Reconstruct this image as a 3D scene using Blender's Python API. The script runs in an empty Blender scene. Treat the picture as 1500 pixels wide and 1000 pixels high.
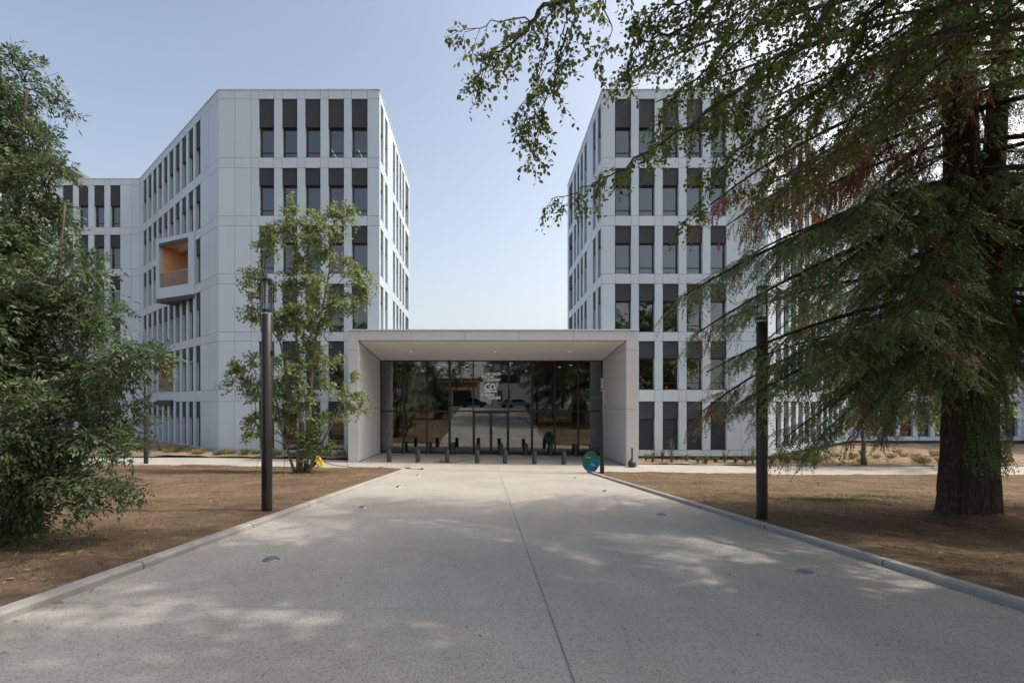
import bpy, math, random
import numpy as np
from mathutils import Vector, Matrix, noise
rnd = random.Random(7)
rng = np.random.default_rng(11)
sc = bpy.context.scene
col = sc.collection
F = 670.0; CX = 715.0; HY = 590.0; EYE = 3.29      # pinhole numbers read off the photograph (1500 px wide)

def P(px, py, Y):
    s = F / Y
    return Vector(((px - CX) / s, Y, EYE + (HY - py) / s))

def gz(x, y):
    yy = max(-9.0, y)
    b = 1.79 - 0.0821 * yy if yy < 21.3 else max(0.0, 0.041 - 0.03 * (yy - 21.3))
    return b - 0.015 * max(-16, min(16, x))

# ------------------------------------------------------------------ materials
MATS = {}
def mat(name, base=(.5, .5, .5), rough=.6, metal=0, spec=.5):
    m = bpy.data.materials.new(name); m.use_nodes = True
    nt = m.node_tree; b = nt.nodes['Principled BSDF']
    b.inputs['Base Color'].default_value = (*base, 1); b.inputs['Roughness'].default_value = rough
    b.inputs['Metallic'].default_value = metal; b.inputs['Specular IOR Level'].default_value = spec
    MATS[name] = m
    return m
def nodes(m): return m.node_tree.nodes, m.node_tree.links, m.node_tree.nodes['Principled BSDF']
def coords(m, kind='Object', scale=(1, 1, 1)):
    n, l, b = nodes(m)
    t = n.new('ShaderNodeTexCoord'); mp = n.new('ShaderNodeMapping'); mp.inputs['Scale'].default_value = scale
    l.new(t.outputs[kind], mp.inputs['Vector']); return mp.outputs['Vector']
def noise_n(m, vec, scale, detail=4, rough=.6):
    n, l, b = nodes(m); t = n.new('ShaderNodeTexNoise'); l.new(vec, t.inputs['Vector'])
    t.inputs['Scale'].default_value = scale; t.inputs['Detail'].default_value = detail; t.inputs['Roughness'].default_value = rough
    return t.outputs['Fac']
def ramp(m, fac, stops):
    n, l, b = nodes(m); r = n.new('ShaderNodeValToRGB'); e = r.color_ramp.elements
    while len(e) < len(stops): e.new(.5)
    for i, (p, c) in enumerate(stops):
        e[i].position = p; e[i].color = (*c, 1) if len(c) == 3 else c
    l.new(fac, r.inputs['Fac']); return r.outputs['Color']
def mixc(m, fac, a, b_, mode='MIX'):
    n, l, b = nodes(m); x = n.new('ShaderNodeMix'); x.data_type = 'RGBA'; x.blend_type = mode
    if isinstance(fac, (int, float)): x.inputs[0].default_value = fac
    else: l.new(fac, x.inputs[0])
    for k, v in ((6, a), (7, b_)):
        if isinstance(v, tuple): x.inputs[k].default_value = (*v, 1)
        else: l.new(v, x.inputs[k])
    return x.outputs[2]
def bump(m, fac, strength=.3, dist=.02):
    n, l, b = nodes(m); u = n.new('ShaderNodeBump'); u.inputs['Strength'].default_value = strength
    u.inputs['Distance'].default_value = dist; l.new(fac, u.inputs['Height']); l.new(u.outputs['Normal'], b.inputs['Normal'])
def setc(m, c): n, l, b = nodes(m); l.new(c, b.inputs['Base Color'])

def mk_panel(name, c, var=.06, rough=.45, joints=None):
    m = mat(name, c, rough)
    v = coords(m, 'Object')
    f = noise_n(m, v, .35, 5); f2 = noise_n(m, coords(m, 'Object', (1, 1, .12)), 3.0, 4)
    d = tuple(x * (1 - var) for x in c); e = tuple(min(1, x * (1 + var)) for x in c)
    a = ramp(m, f, [(.3, d), (.7, e)]); b2 = ramp(m, f2, [(.35, tuple(x * .97 for x in c)), (.65, c)])
    setc(m, mixc(m, .5, a, b2)); return m
WHITE = mk_panel('white_panel', (.475, .55, .61), .035, .38)
_n, _l, _b = nodes(WHITE); _a = _n.new('ShaderNodeAttribute'); _a.attribute_name = 'tint'
_src = _b.inputs['Base Color'].links[0].from_socket
setc(WHITE, mixc(WHITE, 1.0, _src, ramp(WHITE, _a.outputs['Fac'], [(0, (.955, .96, .965)), (1, (1.03, 1.03, 1.03))]), 'MULTIPLY'))
WHITE2 = mk_panel('portal_panel', (.58, .585, .59), .06, .6)
SOFFIT = mk_panel('soffit_board', (.82, .82, .80), .03, .7)
COPING = mk_panel('coping_metal', (.72, .73, .75), .03, .35)
DARK = mat('dark_metal', (.028, .028, .03), .45, .3)
BLIND = mat('blind_fabric', (.030, .036, .042), .75)
_v = coords(BLIND, 'Object', (1, 1, 1)); 
_n, _l, _b = nodes(BLIND); _w = _n.new('ShaderNodeTexWave'); _w.bands_direction = 'Z'; _w.inputs['Scale'].default_value = 9; _l.new(_v, _w.inputs['Vector']); bump(BLIND, _w.outputs['Fac'], .5, .01)
FRAMEM = mat('window_frame_metal', (.035, .036, .038), .4, .4)
LOUV = mat('slat_metal', (.06, .062, .068), .5, .3)
POLEM = mat('pole_paint', (.03, .027, .024), .38, .35)
bump(POLEM, noise_n(POLEM, coords(POLEM), 30, 3), .06, .004)
BOLL = mat('bollard_paint', (.055, .053, .05), .5, .2)
RAILM = mat('balustrade_metal', (.32, .33, .34), .5, .3)
INT = mat('interior_paint', (.16, .155, .145), .8)
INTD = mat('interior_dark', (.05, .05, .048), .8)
INTF = mat('interior_floor', (.13, .13, .13), .5)
ROOFG = mat('roof_gravel', (.3, .3, .3), .9)
DRKROOF = mat('roof_sheet', (.09, .09, .1), .6)
WHTXT = mat('white_film', (.95, .95, .97), .5)
YEL = mat('yellow_plastic', (.75, .55, .03), .45)
BLACKR = mat('black_rubber', (.02, .02, .02), .6)
SOILH = mat('pink_flower', (.5, .08, .25), .6)

def glass(name, tint, base_fac, rough=.0):
    m = bpy.data.materials.new(name); m.use_nodes = True; nt = m.node_tree; nt.nodes.clear()
    o = nt.nodes.new('ShaderNodeOutputMaterial'); mx = nt.nodes.new('ShaderNodeMixShader')
    tr = nt.nodes.new('ShaderNodeBsdfTransparent'); tr.inputs[0].default_value = (*tint, 1)
    gl = nt.nodes.new('ShaderNodeBsdfGlossy'); gl.inputs['Roughness'].default_value = rough; gl.inputs[0].default_value = (.93, .96, 1, 1)
    fr = nt.nodes.new('ShaderNodeFresnel'); fr.inputs[0].default_value = 1.5
    ad = nt.nodes.new('ShaderNodeMath'); ad.operation = 'ADD'; ad.use_clamp = True; ad.inputs[1].default_value = base_fac
    nt.links.new(fr.outputs[0], ad.inputs[0]); nt.links.new(ad.outputs[0], mx.inputs[0])
    nt.links.new(tr.outputs[0], mx.inputs[1]); nt.links.new(gl.outputs[0], mx.inputs[2]); nt.links.new(mx.outputs[0], o.inputs[0])
    return m
GLASS = glass('lobby_glass', (.42, .44, .42), .16, .003)
WGLASS = glass('window_glass', (.38, .42, .46), .10, .01)
LGLASS = glass('lamp_glass', (.93, .95, .96), .03)

WOOD = mat('larch_cladding', (.42, .2, .085), .6)
_v = coords(WOOD, 'Object', (6, 6, .4)); setc(WOOD, ramp(WOOD, noise_n(WOOD, _v, 2, 5), [(.3, (.48, .22, .10)), (.7, (.70, .38, .19))]))

# concrete path with exposed aggregate
def mk_concrete(name, c, spk=1.0):
    m = mat(name, c, .85, 0, .3); n, l, b = nodes(m)
    v = coords(m, 'Object')
    big = noise_n(m, v, .45, 6, .65)
    a = ramp(m, big, [(.3, tuple(x * .86 for x in c)), (.72, tuple(min(1, x * 1.08) for x in c))])
    vo = n.new('ShaderNodeTexVoronoi'); vo.inputs['Scale'].default_value = 110; l.new(v, vo.inputs['Vector'])
    hs = n.new('ShaderNodeSeparateColor'); l.new(vo.outputs['Color'], hs.inputs[0])
    sp = ramp(m, hs.outputs[0], [(0, (.5, .49, .48)), (.10, (.74, .73, .71)), (.25, (.96, .96, .95)), (.9, (1.0, 1.0, 1.0)), (1, (1.22, 1.2, 1.15))])
    f = noise_n(m, v, 160, 2)
    fine = ramp(m, f, [(.3, (.8, .8, .8)), (.7, (1.15, 1.15, 1.15))])
    vo2 = n.new('ShaderNodeTexVoronoi'); vo2.inputs['Scale'].default_value = 38; l.new(v, vo2.inputs['Vector'])
    fleck = ramp(m, vo2.outputs['Distance'], [(.0, (.45, .43, .4)), (.05, (.5, .48, .45)), (.075, (1, 1, 1))])
    x = mixc(m, spk, a, sp, 'MULTIPLY'); x = mixc(m, .8, x, fine, 'MULTIPLY'); x = mixc(m, .16, x, fleck, 'MULTIPLY')
    st = ramp(m, noise_n(m, coords(m, 'Object', (1, .35, 1)), 1.4, 5, .7), [(.38, (.9, .89, .87)), (.6, (1, 1, 1))])
    x = mixc(m, .7, x, st, 'MULTIPLY')
    setc(m, x); bump(m, f, .35, .004); return m
PATHM = mk_concrete('washed_concrete', (.385, .37, .338))
PLAZAM = mk_concrete('plaza_concrete', (.40, .382, .345), .5)
KERBM = mk_concrete('kerb_concrete', (.34, .335, .32), .35)

def mk_soil(name, dark, mid, light, gr=True):
    m = mat(name, mid, .95, 0, .1); n, l, b = nodes(m); v = coords(m, 'Object')
    a = ramp(m, noise_n(m, v, .7, 7, .65), [(.3, dark), (.52, mid), (.75, light)])
    f = noise_n(m, v, 28, 8, .78)
    fine = ramp(m, f, [(.32, (.42, .40, .38)), (.5, (.95, .95, .95)), (.68, (1.6, 1.52, 1.4))])
    x = mixc(m, .95, a, fine, 'MULTIPLY')
    f9 = noise_n(m, v, 5, 6, .7); x = mixc(m, .7, x, ramp(m, f9, [(.35, (.72, .70, .68)), (.65, (1.22, 1.2, 1.18))]), 'MULTIPLY')
    vo = n.new('ShaderNodeTexVoronoi'); vo.inputs['Scale'].default_value = 34; l.new(v, vo.inputs['Vector'])
    chip = ramp(m, vo.outputs['Distance'], [(.0, (1, 1, 1)), (.10, (1, 1, 1)), (.14, (0, 0, 0))])
    x = mixc(m, chip, x, mixc(m, .5, light, (.45, .36, .26)))
    if gr:
        g = ramp(m, noise_n(m, v, .55, 4, .6), [(.60, (0, 0, 0)), (.72, (.55, .55, .55))])
        x = mixc(m, g, x, (.10, .13, .045))
    setc(m, x); bump(m, f, .7, .03); return m
SOIL = mk_soil('brown_soil', (.092, .067, .046), (.14, .103, .07), (.20, .153, .108))
BEDSOIL = mk_soil('bed_gravel_soil', (.16, .125, .09), (.26, .205, .15), (.38, .32, .25), False)
GRASSM = mat('grass_blade', (.09, .17, .03), .7)
CLODM = mat('soil_clod', (.13, .09, .058), .95)
STRAWM = mat('straw_chip', (.42, .31, .18), .9)

def mk_leaf(name, c1, c2, c3=None, trans=.35, rough=.5):
    m = mat(name, c1, rough, 0, .35); n, l, b = nodes(m)
    at = n.new('ShaderNodeAttribute'); at.attribute_name = 'tint'
    stops = [(0, c1), (.6, c2)] + ([(.93, c2), (.97, c3), (1, c3)] if c3 else [(1, c2)])
    c = ramp(m, at.outputs['Fac'], stops); setc(m, c)
    tr = n.new('ShaderNodeBsdfTranslucent'); l.new(c, tr.inputs[0])
    mx = n.new('ShaderNodeMixShader'); mx.inputs[0].default_value = trans
    out = [x for x in n if x.type == 'OUTPUT_MATERIAL'][0]
    l.new(b.outputs[0], mx.inputs[1]); l.new(tr.outputs[0], mx.inputs[2]); l.new(mx.outputs[0], out.inputs[0]); return m
L_BROAD = mk_leaf('broad_leaf', (.075, .12, .03), (.215, .27, .068), (.22, .10, .055), .5)
L_ASH = mk_leaf('ash_leaf', (.045, .085, .045), (.125, .18, .08), None, .36, .4)
L_MAPLE = mk_leaf('maple_leaf', (.11, .165, .06), (.26, .32, .12), None, .48)
L_RED = mk_leaf('redwood_needle', (.07, .135, .06), (.25, .34, .14), None, .38)
L_DEAD = mk_leaf('dead_needle', (.20, .065, .04), (.36, .14, .085), None, .35)
L_SHRUB = mk_leaf('shrub_leaf', (.07, .12, .04), (.16, .21, .07), None, .3)
L_DRY = mk_leaf('dry_grass', (.20, .15, .06), (.34, .27, .12), None, .3)

def mk_bark(name, a, b_, sc_=(6, 6, 1), st=.8):
    m = mat(name, a, .9, 0, .2); v = coords(m, 'Object', sc_); f = noise_n(m, v, 3, 8, .7)
    setc(m, ramp(m, f, [(.3, a), (.7, b_)])); bump(m, f, st, .03 if st < 1 else .07); return m
BARK = mk_bark('grey_bark', (.05, .042, .032), (.15, .13, .105))
BARKP = mk_bark('pale_bark', (.10, .085, .065), (.22, .19, .15))
BARKR = mk_bark('redwood_bark', (.03, .022, .018), (.19, .14, .11), (11, 11, 2.4), 1)

# ------------------------------------------------------------------ helpers
def tag(o, label=None, cat=None, group=None, kind=None):
    if label: o['label'] = label
    if cat: o['category'] = cat
    if group: o['group'] = group
    if kind: o['kind'] = kind
    return o
def link(o, parent=None):
    col.objects.link(o)
    if parent is not None: o.parent = parent
    return o
def empty(name, loc=(0, 0, 0), rz=0):
    o = bpy.data.objects.new(name, None); o.empty_display_size = .2; o.location = loc; o.rotation_euler = (0, 0, rz); return link(o)
class MB:
    def __init__(s): s.v = []; s.f = []; s.mi = []; s.cur = 0
    def add(s, vs, fs):
        k = len(s.v); s.v += [tuple(v) for v in vs]; s.f += [tuple(i + k for i in f) for f in fs]; s.mi += [s.cur] * len(fs)
    def box(s, x0, x1, y0, y1, z0, z1):
        s.add([(x0, y0, z0), (x1, y0, z0), (x1, y1, z0), (x0, y1, z0), (x0, y0, z1), (x1, y0, z1), (x1, y1, z1), (x0, y1, z1)],
              [(0, 3, 2, 1), (4, 5, 6, 7), (0, 1, 5, 4), (1, 2, 6, 5), (2, 3, 7, 6), (3, 0, 4, 7)])
    def prism(s, poly, z0, z1):
        n = len(poly); zb = z0 if callable(z0) else (lambda x, y: z0); zt = z1 if callable(z1) else (lambda x, y: z1)
        s.add([(x, y, zb(x, y)) for x, y in poly] + [(x, y, zt(x, y)) for x, y in poly],
              [tuple(range(n - 1, -1, -1)), tuple(range(n, 2 * n))] + [(i, (i + 1) % n, n + (i + 1) % n, n + i) for i in range(n)])
    def cyl(s, p0, p1, r0, r1=None, n=16, cap=True):
        r1 = r0 if r1 is None else r1; p0 = Vector(p0); p1 = Vector(p1); d = (p1 - p0).normalized()
        a = d.orthogonal().normalized(); b = d.cross(a)
        vs = [p + (a * math.cos(t) + b * math.sin(t)) * r for p, r in ((p0, r0), (p1, r1)) for t in [2 * math.pi * i / n for i in range(n)]]
        fs = [(i, (i + 1) % n, n + (i + 1) % n, n + i) for i in range(n)]
        if cap: fs += [tuple(range(n - 1, -1, -1)), tuple(range(n, 2 * n))]
        s.add(vs, fs)
    def lathe(s, prof, c=(0, 0), n=24):
        vs = [(c[0] + r * math.cos(2 * math.pi * i / n), c[1] + r * math.sin(2 * math.pi * i / n), z) for r, z in prof for i in range(n)]
        m = len(prof); fs = [(j * n + i, j * n + (i + 1) % n, (j + 1) * n + (i + 1) % n, (j + 1) * n + i) for j in range(m - 1) for i in range(n)]
        fs += [tuple(range(n - 1, -1, -1)), tuple(range((m - 1) * n, m * n))]; s.add(vs, fs)
    def tube(s, pts, rs, n=6):
        pts = [Vector(p) for p in pts]
        if isinstance(rs, (int, float)): rs = [rs] * len(pts)
        vs = []; m = len(pts); a = None
        for i, p in enumerate(pts):
            d = (pts[min(i + 1, m - 1)] - pts[max(i - 1, 0)])
            d = d.normalized() if d.length > 1e-9 else Vector((0, 0, 1))
            a = d.orthogonal().normalized() if a is None else (a - d * a.dot(d)).normalized()
            b = d.cross(a)
            vs += [p + (a * math.cos(2 * math.pi * k / n) + b * math.sin(2 * math.pi * k / n)) * rs[i] for k in range(n)]
        fs = [(j * n + k, j * n + (k + 1) % n, (j + 1) * n + (k + 1) % n, (j + 1) * n + k) for j in range(m - 1) for k in range(n)]
        fs += [tuple(range(n - 1, -1, -1)), tuple(range((m - 1) * n, m * n))]; s.add(vs, fs)
    def xf(s, M):
        s.v = [tuple(M @ Vector(v)) for v in s.v]; return s
    def mesh(s, name, mats, smooth=False):
        me = bpy.data.meshes.new(name); me.from_pydata(s.v, [], s.f)
        for m in (mats if isinstance(mats, (list, tuple)) else [mats]): me.materials.append(m)
        if any(s.mi): me.polygons.foreach_set('material_index', s.mi)
        if smooth: me.polygons.foreach_set('use_smooth', [True] * len(s.f))
        me.update(); return me
    def build(s, name, mats, parent=None, smooth=False, bevel=0):
        o = bpy.data.objects.new(name, s.mesh(name, mats, smooth)); link(o, parent)
        if bevel:
            b = o.modifiers.new('b', 'BEVEL'); b.width = bevel; b.segments = 2; b.limit_method = 'ANGLE'
        return o
def smooth_by_angle(o, deg=40):
    me = o.data; me.polygons.foreach_set('use_smooth', [True] * len(me.polygons))
    import bmesh
    bm = bmesh.new(); bm.from_mesh(me)
    for e in bm.edges:
        if len(e.link_faces) == 2 and e.calc_face_angle(0) > math.radians(deg): e.smooth = False
    bm.to_mesh(me); bm.free()
def copy_tree(o, parent=None):
    c = o.copy(); col.objects.link(c)
    if parent is not None: c.parent = parent
    for ch in [x for x in o.children]: copy_tree(ch, c)
    return c

# ------------------------------------------------------------------ leaves (many small real faces)
def norm(a): return a / np.maximum(np.linalg.norm(a, axis=1, keepdims=True), 1e-9)
def rand_dirs(n): return norm(rng.normal(size=(n, 3)))
T_LEAF = np.array([(0, 0, 0), (-.42, .32, .10), (-.34, .72, .08), (0, 1, -.08), (.34, .72, .08), (.42, .32, .10)]); F_LEAF = [(0, 3, 2, 1), (0, 5, 4, 3)]
T_DIA = np.array([(0, 0, 0), (-.5, .45, .06), (0, 1, -.06), (.5, .45, .06)]); F_DIA = [(0, 3, 2, 1)]
T_LOBE = np.array([(0, 0, 0), (-.5, .2, .05), (-.28, .5, .04), (-.3, .85, .0), (0, 1, -.08), (.3, .85, 0), (.28, .5, .04), (.5, .2, .05)]); F_LOBE = [(0, 4, 3, 2), (0, 2, 1, 0), (0, 6, 5, 4), (0, 7, 6, 0)]
F_LOBE = [(0, 4, 3, 2), (0, 6, 5, 4)]
def leaf_mesh(name, pos, d, n, L, W, material, parent, tmpl='leaf', tint=None):
    T, Fc = {'leaf': (T_LEAF, F_LEAF), 'dia': (T_DIA, F_DIA), 'lobe': (T_LOBE, F_LOBE)}[tmpl]
    N = len(pos); d = norm(d); x = norm(np.cross(d, n)); z = np.cross(x, d)
    L = np.broadcast_to(L, (N,)); W = np.broadcast_to(W, (N,))
    V = pos[:, None, :] + T[None, :, 0, None] * (W[:, None, None] * x[:, None, :]) + T[None, :, 1, None] * (L[:, None, None] * d[:, None, :]) + T[None, :, 2, None] * (L[:, None, None] * z[:, None, :])
    k = len(T); V = V.reshape(-1, 3)
    fa = np.array(Fc); q = (np.arange(N)[:, None, None] * k + fa[None]).reshape(-1)
    me = bpy.data.meshes.new(name); me.vertices.add(len(V)); me.vertices.foreach_set('co', V.astype(np.float32).ravel())
    nf = N * len(Fc); me.loops.add(nf * 4); me.loops.foreach_set('vertex_index', q.astype(np.int32))
    me.polygons.add(nf); me.polygons.foreach_set('loop_start', np.arange(nf, dtype=np.int32) * 4)
    at = me.attributes.new('tint', 'FLOAT', 'POINT')
    if tint is None: tint = rng.random(N)
    at.data.foreach_set('value', np.repeat(tint, k).astype(np.float32))
    me.materials.append(material); me.update(calc_edges=True)
    o = bpy.data.objects.new(name, me); return link(o, parent)
def twig_leaves(st, dr, ln, n, droop=.25, spread=.95, jit=.25):
    """points, directions and normals of n leaves set alternately along every twig"""
    T = len(st); t = (np.arange(n) + .6) / n
    sag = np.zeros((T, n, 3)); sag[:, :, 2] = -(droop * ln)[:, None] * (t ** 2)[None] if hasattr(droop, '__len__') else -droop * ln[:, None] * (t ** 2)[None]
    pos = st[:, None, :] + dr[:, None, :] * (ln[:, None] * t[None])[:, :, None] + sag
    side = norm(np.cross(dr, rand_dirs(T)))
    up = norm(np.cross(side, dr)); sg = np.where(np.arange(n) % 2 == 0, 1., -1.)
    ang = rng.normal(0, .7, size=(T, n))
    perp = side[:, None, :] * (sg[None, :] * np.cos(ang))[:, :, None] + up[:, None, :] * np.sin(ang)[:, :, None]
    d = dr[:, None, :] * .55 + perp * spread + rng.normal(0, jit, size=(T, n, 3)); d[:, :, 2] -= droop * .6
    pos = pos.reshape(-1, 3); d = norm(d.reshape(-1, 3))
    nr = norm(rng.normal(0, .55, size=(len(pos), 3)) + np.array([0, 0, 1.]))
    return pos, d, nr
def compound(pos, d, nr, L, n, lL, lW, ang=.95, droop=.25):
    """n pairs of leaflets along each rachis"""
    N = len(pos); L = np.broadcast_to(L, (N,)); x = norm(np.cross(d, nr)); t = np.repeat((np.arange(n) + .8) / n, 2); sg = np.tile([1., -1.], n)
    t = np.append(t, 1.0); sg = np.append(sg, 0.)
    p = pos[:, None, :] + d[:, None, :] * (L[:, None] * t[None])[:, :, None]
    p[:, :, 2] -= droop * L[:, None] * (t ** 2)[None]
    dd = d[:, None, :] * np.where(sg == 0, 1, math.cos(ang))[None, :, None] + x[:, None, :] * (sg * math.sin(ang))[None, :, None] + rng.normal(0, .13, size=(N, len(t), 3))
    dd[:, :, 2] -= droop * .7
    nn = np.repeat(nr[:, None, :], len(t), 1) + rng.normal(0, .25, size=(N, len(t), 3))
    sz = np.where(sg == 0, 1.1, 1.0 - .35 * np.abs(t - .45)); tint = np.repeat(rng.random(N), len(t)) * .7 + rng.random(N * len(t)) * .3
    k = N * len(t)
    return p.reshape(-1, 3), norm(dd.reshape(-1, 3)), norm(nn.reshape(-1, 3)), np.tile(sz, N) * lL * rng.uniform(.8, 1.2, k), lW * rng.uniform(.8, 1.2, k), tint
def bez(a, b, c, n=6):
    return [(a * (1 - t) ** 2 + b * 2 * t * (1 - t) + c * t * t) for t in [i / n for i in range(n + 1)]]

def in_blob(c, r, k, shell=.55):
    d = rand_dirs(k); rad = (shell + (1 - shell) * rng.random(k)) ; rad = np.where(rng.random(k) < .3, rng.random(k), rad)
    rad = np.where(rng.random(k) < .16, rng.uniform(1.05, 1.4, k), rad)
    return np.array(c)[None] + d * np.array(r)[None] * rad[:, None]
def blob_tree(name, label, cat, base, stems, blobs, per_unit, twigs, tl, leaf, bark, group=None, sides=7, leafmat=L_BROAD, br=.02, leaf_fn=None, twig_r=.004, tmpl='leaf'):
    """stems: list of (points, r0, r1). blobs: list of (centre, radii, n_clumps). Every clump hangs on its own branch."""
    base = Vector(base); root = empty(name, base); tag(root, label, cat, group)
    loc = lambda p: Vector(p) - base
    tb = MB(); nodes_ = []
    for pts, r0, r1 in stems:
        pts = [Vector(p) for p in pts]; m = len(pts)
        dense = []
        for i in range(m - 1):
            for k in range(4): dense.append(pts[i].lerp(pts[i + 1], k / 4) + Vector((rnd.gauss(0, r1), rnd.gauss(0, r1), 0)) * .8)
        dense.append(pts[-1]); rs = [r0 + (r1 - r0) * (i / (len(dense) - 1)) ** .7 for i in range(len(dense))]
        rs[0] *= 1.25
        tb.tube([loc(p) for p in dense], rs, sides + 3)
        nodes_ += [(p, r) for p, r in list(zip(dense, rs))[3:]]
    tb.build('trunk', bark, root, smooth=True)
    bb = MB(); tw = MB(); ST = []; DR = []; LN = []
    for c, r, k in blobs:
        cv = Vector(c)
        near = min(nodes_, key=lambda q: (q[0] - cv).length + max(0, q[0].z - cv.z + .3) * 2)
        mid = near[0].lerp(cv, .5) + Vector((0, 0, .15 * (cv - near[0]).length))
        limb = bez(near[0], mid, cv, 7); r0 = min(near[1] * .6, .03 + .012 * (cv - near[0]).length)
        bb.tube([loc(p) for p in limb], [r0 * (1 - .75 * i / 7) for i in range(8)], 6)
        for q in in_blob(c, r, k):
            q = Vector(q); a = min(limb[2:], key=lambda p: (p - q).length)
            b = bez(a, a.lerp(q, .5) + Vector((0, 0, .12 * (q - a).length)), q, 4)
            bb.tube([loc(p) for p in b], [br * (1 - .7 * i / 4) for i in range(5)], 4)
            out = (q - a).normalized() if (q - a).length > .01 else Vector((0, 0, 1))
            for _ in range(twigs):
                d = (out * .8 + Vector((rnd.gauss(0, 1), rnd.gauss(0, 1), rnd.gauss(0, .7))) * .75).normalized()
                l = tl * rnd.uniform(.6, 1.3); st = b[rnd.choice((2, 3, 4, 4))]
                ST.append(st); DR.append(d); LN.append(l)
                tw.tube([loc(st), loc(st + d * l)], [twig_r, twig_r * .5], 3)
    bb.build('branch', bark, root, smooth=True); tag(root.children[-1], None)
    tw.build('twig', bark, root)
    ST = np.array(ST) - np.array(base); DR = np.array(DR); LN = np.array(LN)
    pos, d, nr = twig_leaves(ST, DR, LN, per_unit, droop=.3)
    if leaf_fn: leaf_mesh('crown', *leaf_fn(pos, d, nr)[:3], *leaf_fn_sizes, leafmat, root) if False else _cf(leaf_fn, pos, d, nr, leafmat, root)
    else: leaf_mesh('crown', pos, d, nr, leaf[0] * rng.uniform(.65, 1.25, len(pos)), leaf[1] * rng.uniform(.7, 1.2, len(pos)), leafmat, root, tmpl)
    return root
def _cf(fn, pos, d, nr, m, root):
    p, dd, nn, L, W, t = fn(pos, d, nr); leaf_mesh('crown', p, dd, nn, L, W, m, root, 'dia', t)

# ------------------------------------------------------------------ world, sun, camera
SUN_EL = math.radians(51); sd = Vector((.995, .03, 0)).normalized()
w = bpy.data.worlds.new('World'); sc.world = w; w.use_nodes = True; nt = w.node_tree
bg = nt.nodes['Background']; sky = nt.nodes.new('ShaderNodeTexSky'); sky.sky_type = 'NISHITA'; sky.sun_disc = False
sky.sun_elevation = SUN_EL; sky.sun_rotation = math.atan2(sd.x, sd.y); sky.air_density = 1.35; sky.dust_density = 10.0; sky.ozone_density = 2.0; sky.altitude = 150
nt.links.new(sky.outputs[0], bg.inputs[0]); bg.inputs[1].default_value = .13
# summer haze: a pale veil added to the clear sky, thicker low down and toward the sun's side
tc = nt.nodes.new('ShaderNodeTexCoord'); sx = nt.nodes.new('ShaderNodeSeparateXYZ'); nt.links.new(tc.outputs['Generated'], sx.inputs[0])
def mth(op, a, b):
    q = nt.nodes.new('ShaderNodeMath'); q.operation = op
    for i_, v_ in enumerate((a, b)):
        if isinstance(v_, (int, float)): q.inputs[i_].default_value = v_
        else: nt.links.new(v_, q.inputs[i_])
    return q.outputs[0]
zc = mth('MAXIMUM', sx.outputs['Z'], 0.0); om = mth('SUBTRACT', 1.0, zc); hz = mth('MULTIPLY', mth('MULTIPLY', om, om), mth('ADD', mth('MULTIPLY', sx.outputs['X'], .35), 1.0))
nz = nt.nodes.new('ShaderNodeTexNoise'); nz.inputs['Scale'].default_value = 1.6; nz.inputs['Detail'].default_value = 5; nt.links.new(tc.outputs['Generated'], nz.inputs['Vector'])
hz = mth('MULTIPLY', hz, mth('ADD', mth('MULTIPLY', nz.outputs['Fac'], .14), .93))
bg2 = nt.nodes.new('ShaderNodeBackground'); bg2.inputs[0].default_value = (.95, .98, 1.0, 1); nt.links.new(mth('MULTIPLY', hz, .38), bg2.inputs[1])
ads = nt.nodes.new('ShaderNodeAddShader'); nt.links.new(bg.outputs[0], ads.inputs[0]); nt.links.new(bg2.outputs[0], ads.inputs[1])
nt.links.new(ads.outputs[0], [x for x in nt.nodes if x.type == 'OUTPUT_WORLD'][0].inputs[0])
sl = bpy.data.lights.new('sun', 'SUN'); sl.energy = 2.0; sl.angle = math.radians(.7); sl.color = (1, .93, .83)
so = bpy.data.objects.new('sun', sl); link(so)
to = Vector((sd.x * math.cos(SUN_EL), sd.y * math.cos(SUN_EL), math.sin(SUN_EL)))
so.rotation_euler = to.to_track_quat('Z', 'Y').to_euler(); so.location = (30, 0, 40)
sc.view_settings.view_transform = 'Standard'; sc.view_settings.look = 'None'; sc.view_settings.exposure = 0.68; sc.view_settings.gamma = 1
cam = bpy.data.cameras.new('camera'); cam.sensor_width = 36; cam.lens = 36 * F / 1500
cam.shift_x = (750 - CX) / 1500; cam.shift_y = (HY - 500) / 1500; cam.clip_end = 3000; cam.clip_start = .05
co = bpy.data.objects.new('camera', cam); link(co); co.location = (0, 0, EYE); co.rotation_euler = (math.radians(90), 0, 0); sc.camera = co

# ------------------------------------------------------------------ ground sheets
def sheet(name, fx0, fx1, y0, y1, nx, ny, dz, m, bumpy=0):
    mb = MB()
    for j in range(ny + 1):
        y = y0 + (y1 - y0) * j / ny; a = fx0(y) if callable(fx0) else fx0; b = fx1(y) if callable(fx1) else fx1
        for i in range(nx + 1):
            t = i / nx; x = a + (b - a) * t
            z = gz(x, y) + dz
            if bumpy and 0 < i < nx: z += bumpy * (noise.fractal(Vector((x * .7, y * .7, 0)), .8, 2.2, 4) * .8 + noise.noise(Vector((x * 6, y * 6, 3))) * .35)
            mb.v.append((x, y, z))
    for j in range(ny):
        for i in range(nx):
            k = j * (nx + 1) + i; mb.f.append((k, k + 1, k + nx + 2, k + nx + 1)); mb.mi.append(0)
    return tag(mb.build(name, m, None, smooth=bool(bumpy)), kind='structure')
XL = lambda y: -3.87 - .006 * y + .03; XR = lambda y: 4.98 - .006 * y
KW = .14
g = MB(); ys = [-600, -60, -9, 0, 10, 21.3, 24, 60, 200, 900]; xs = [-900, -200, -60, -16, 0, 16, 60, 200, 900]
for y in ys:
    for x in xs: g.v.append((x, y, gz(x, y) - .25))
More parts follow.
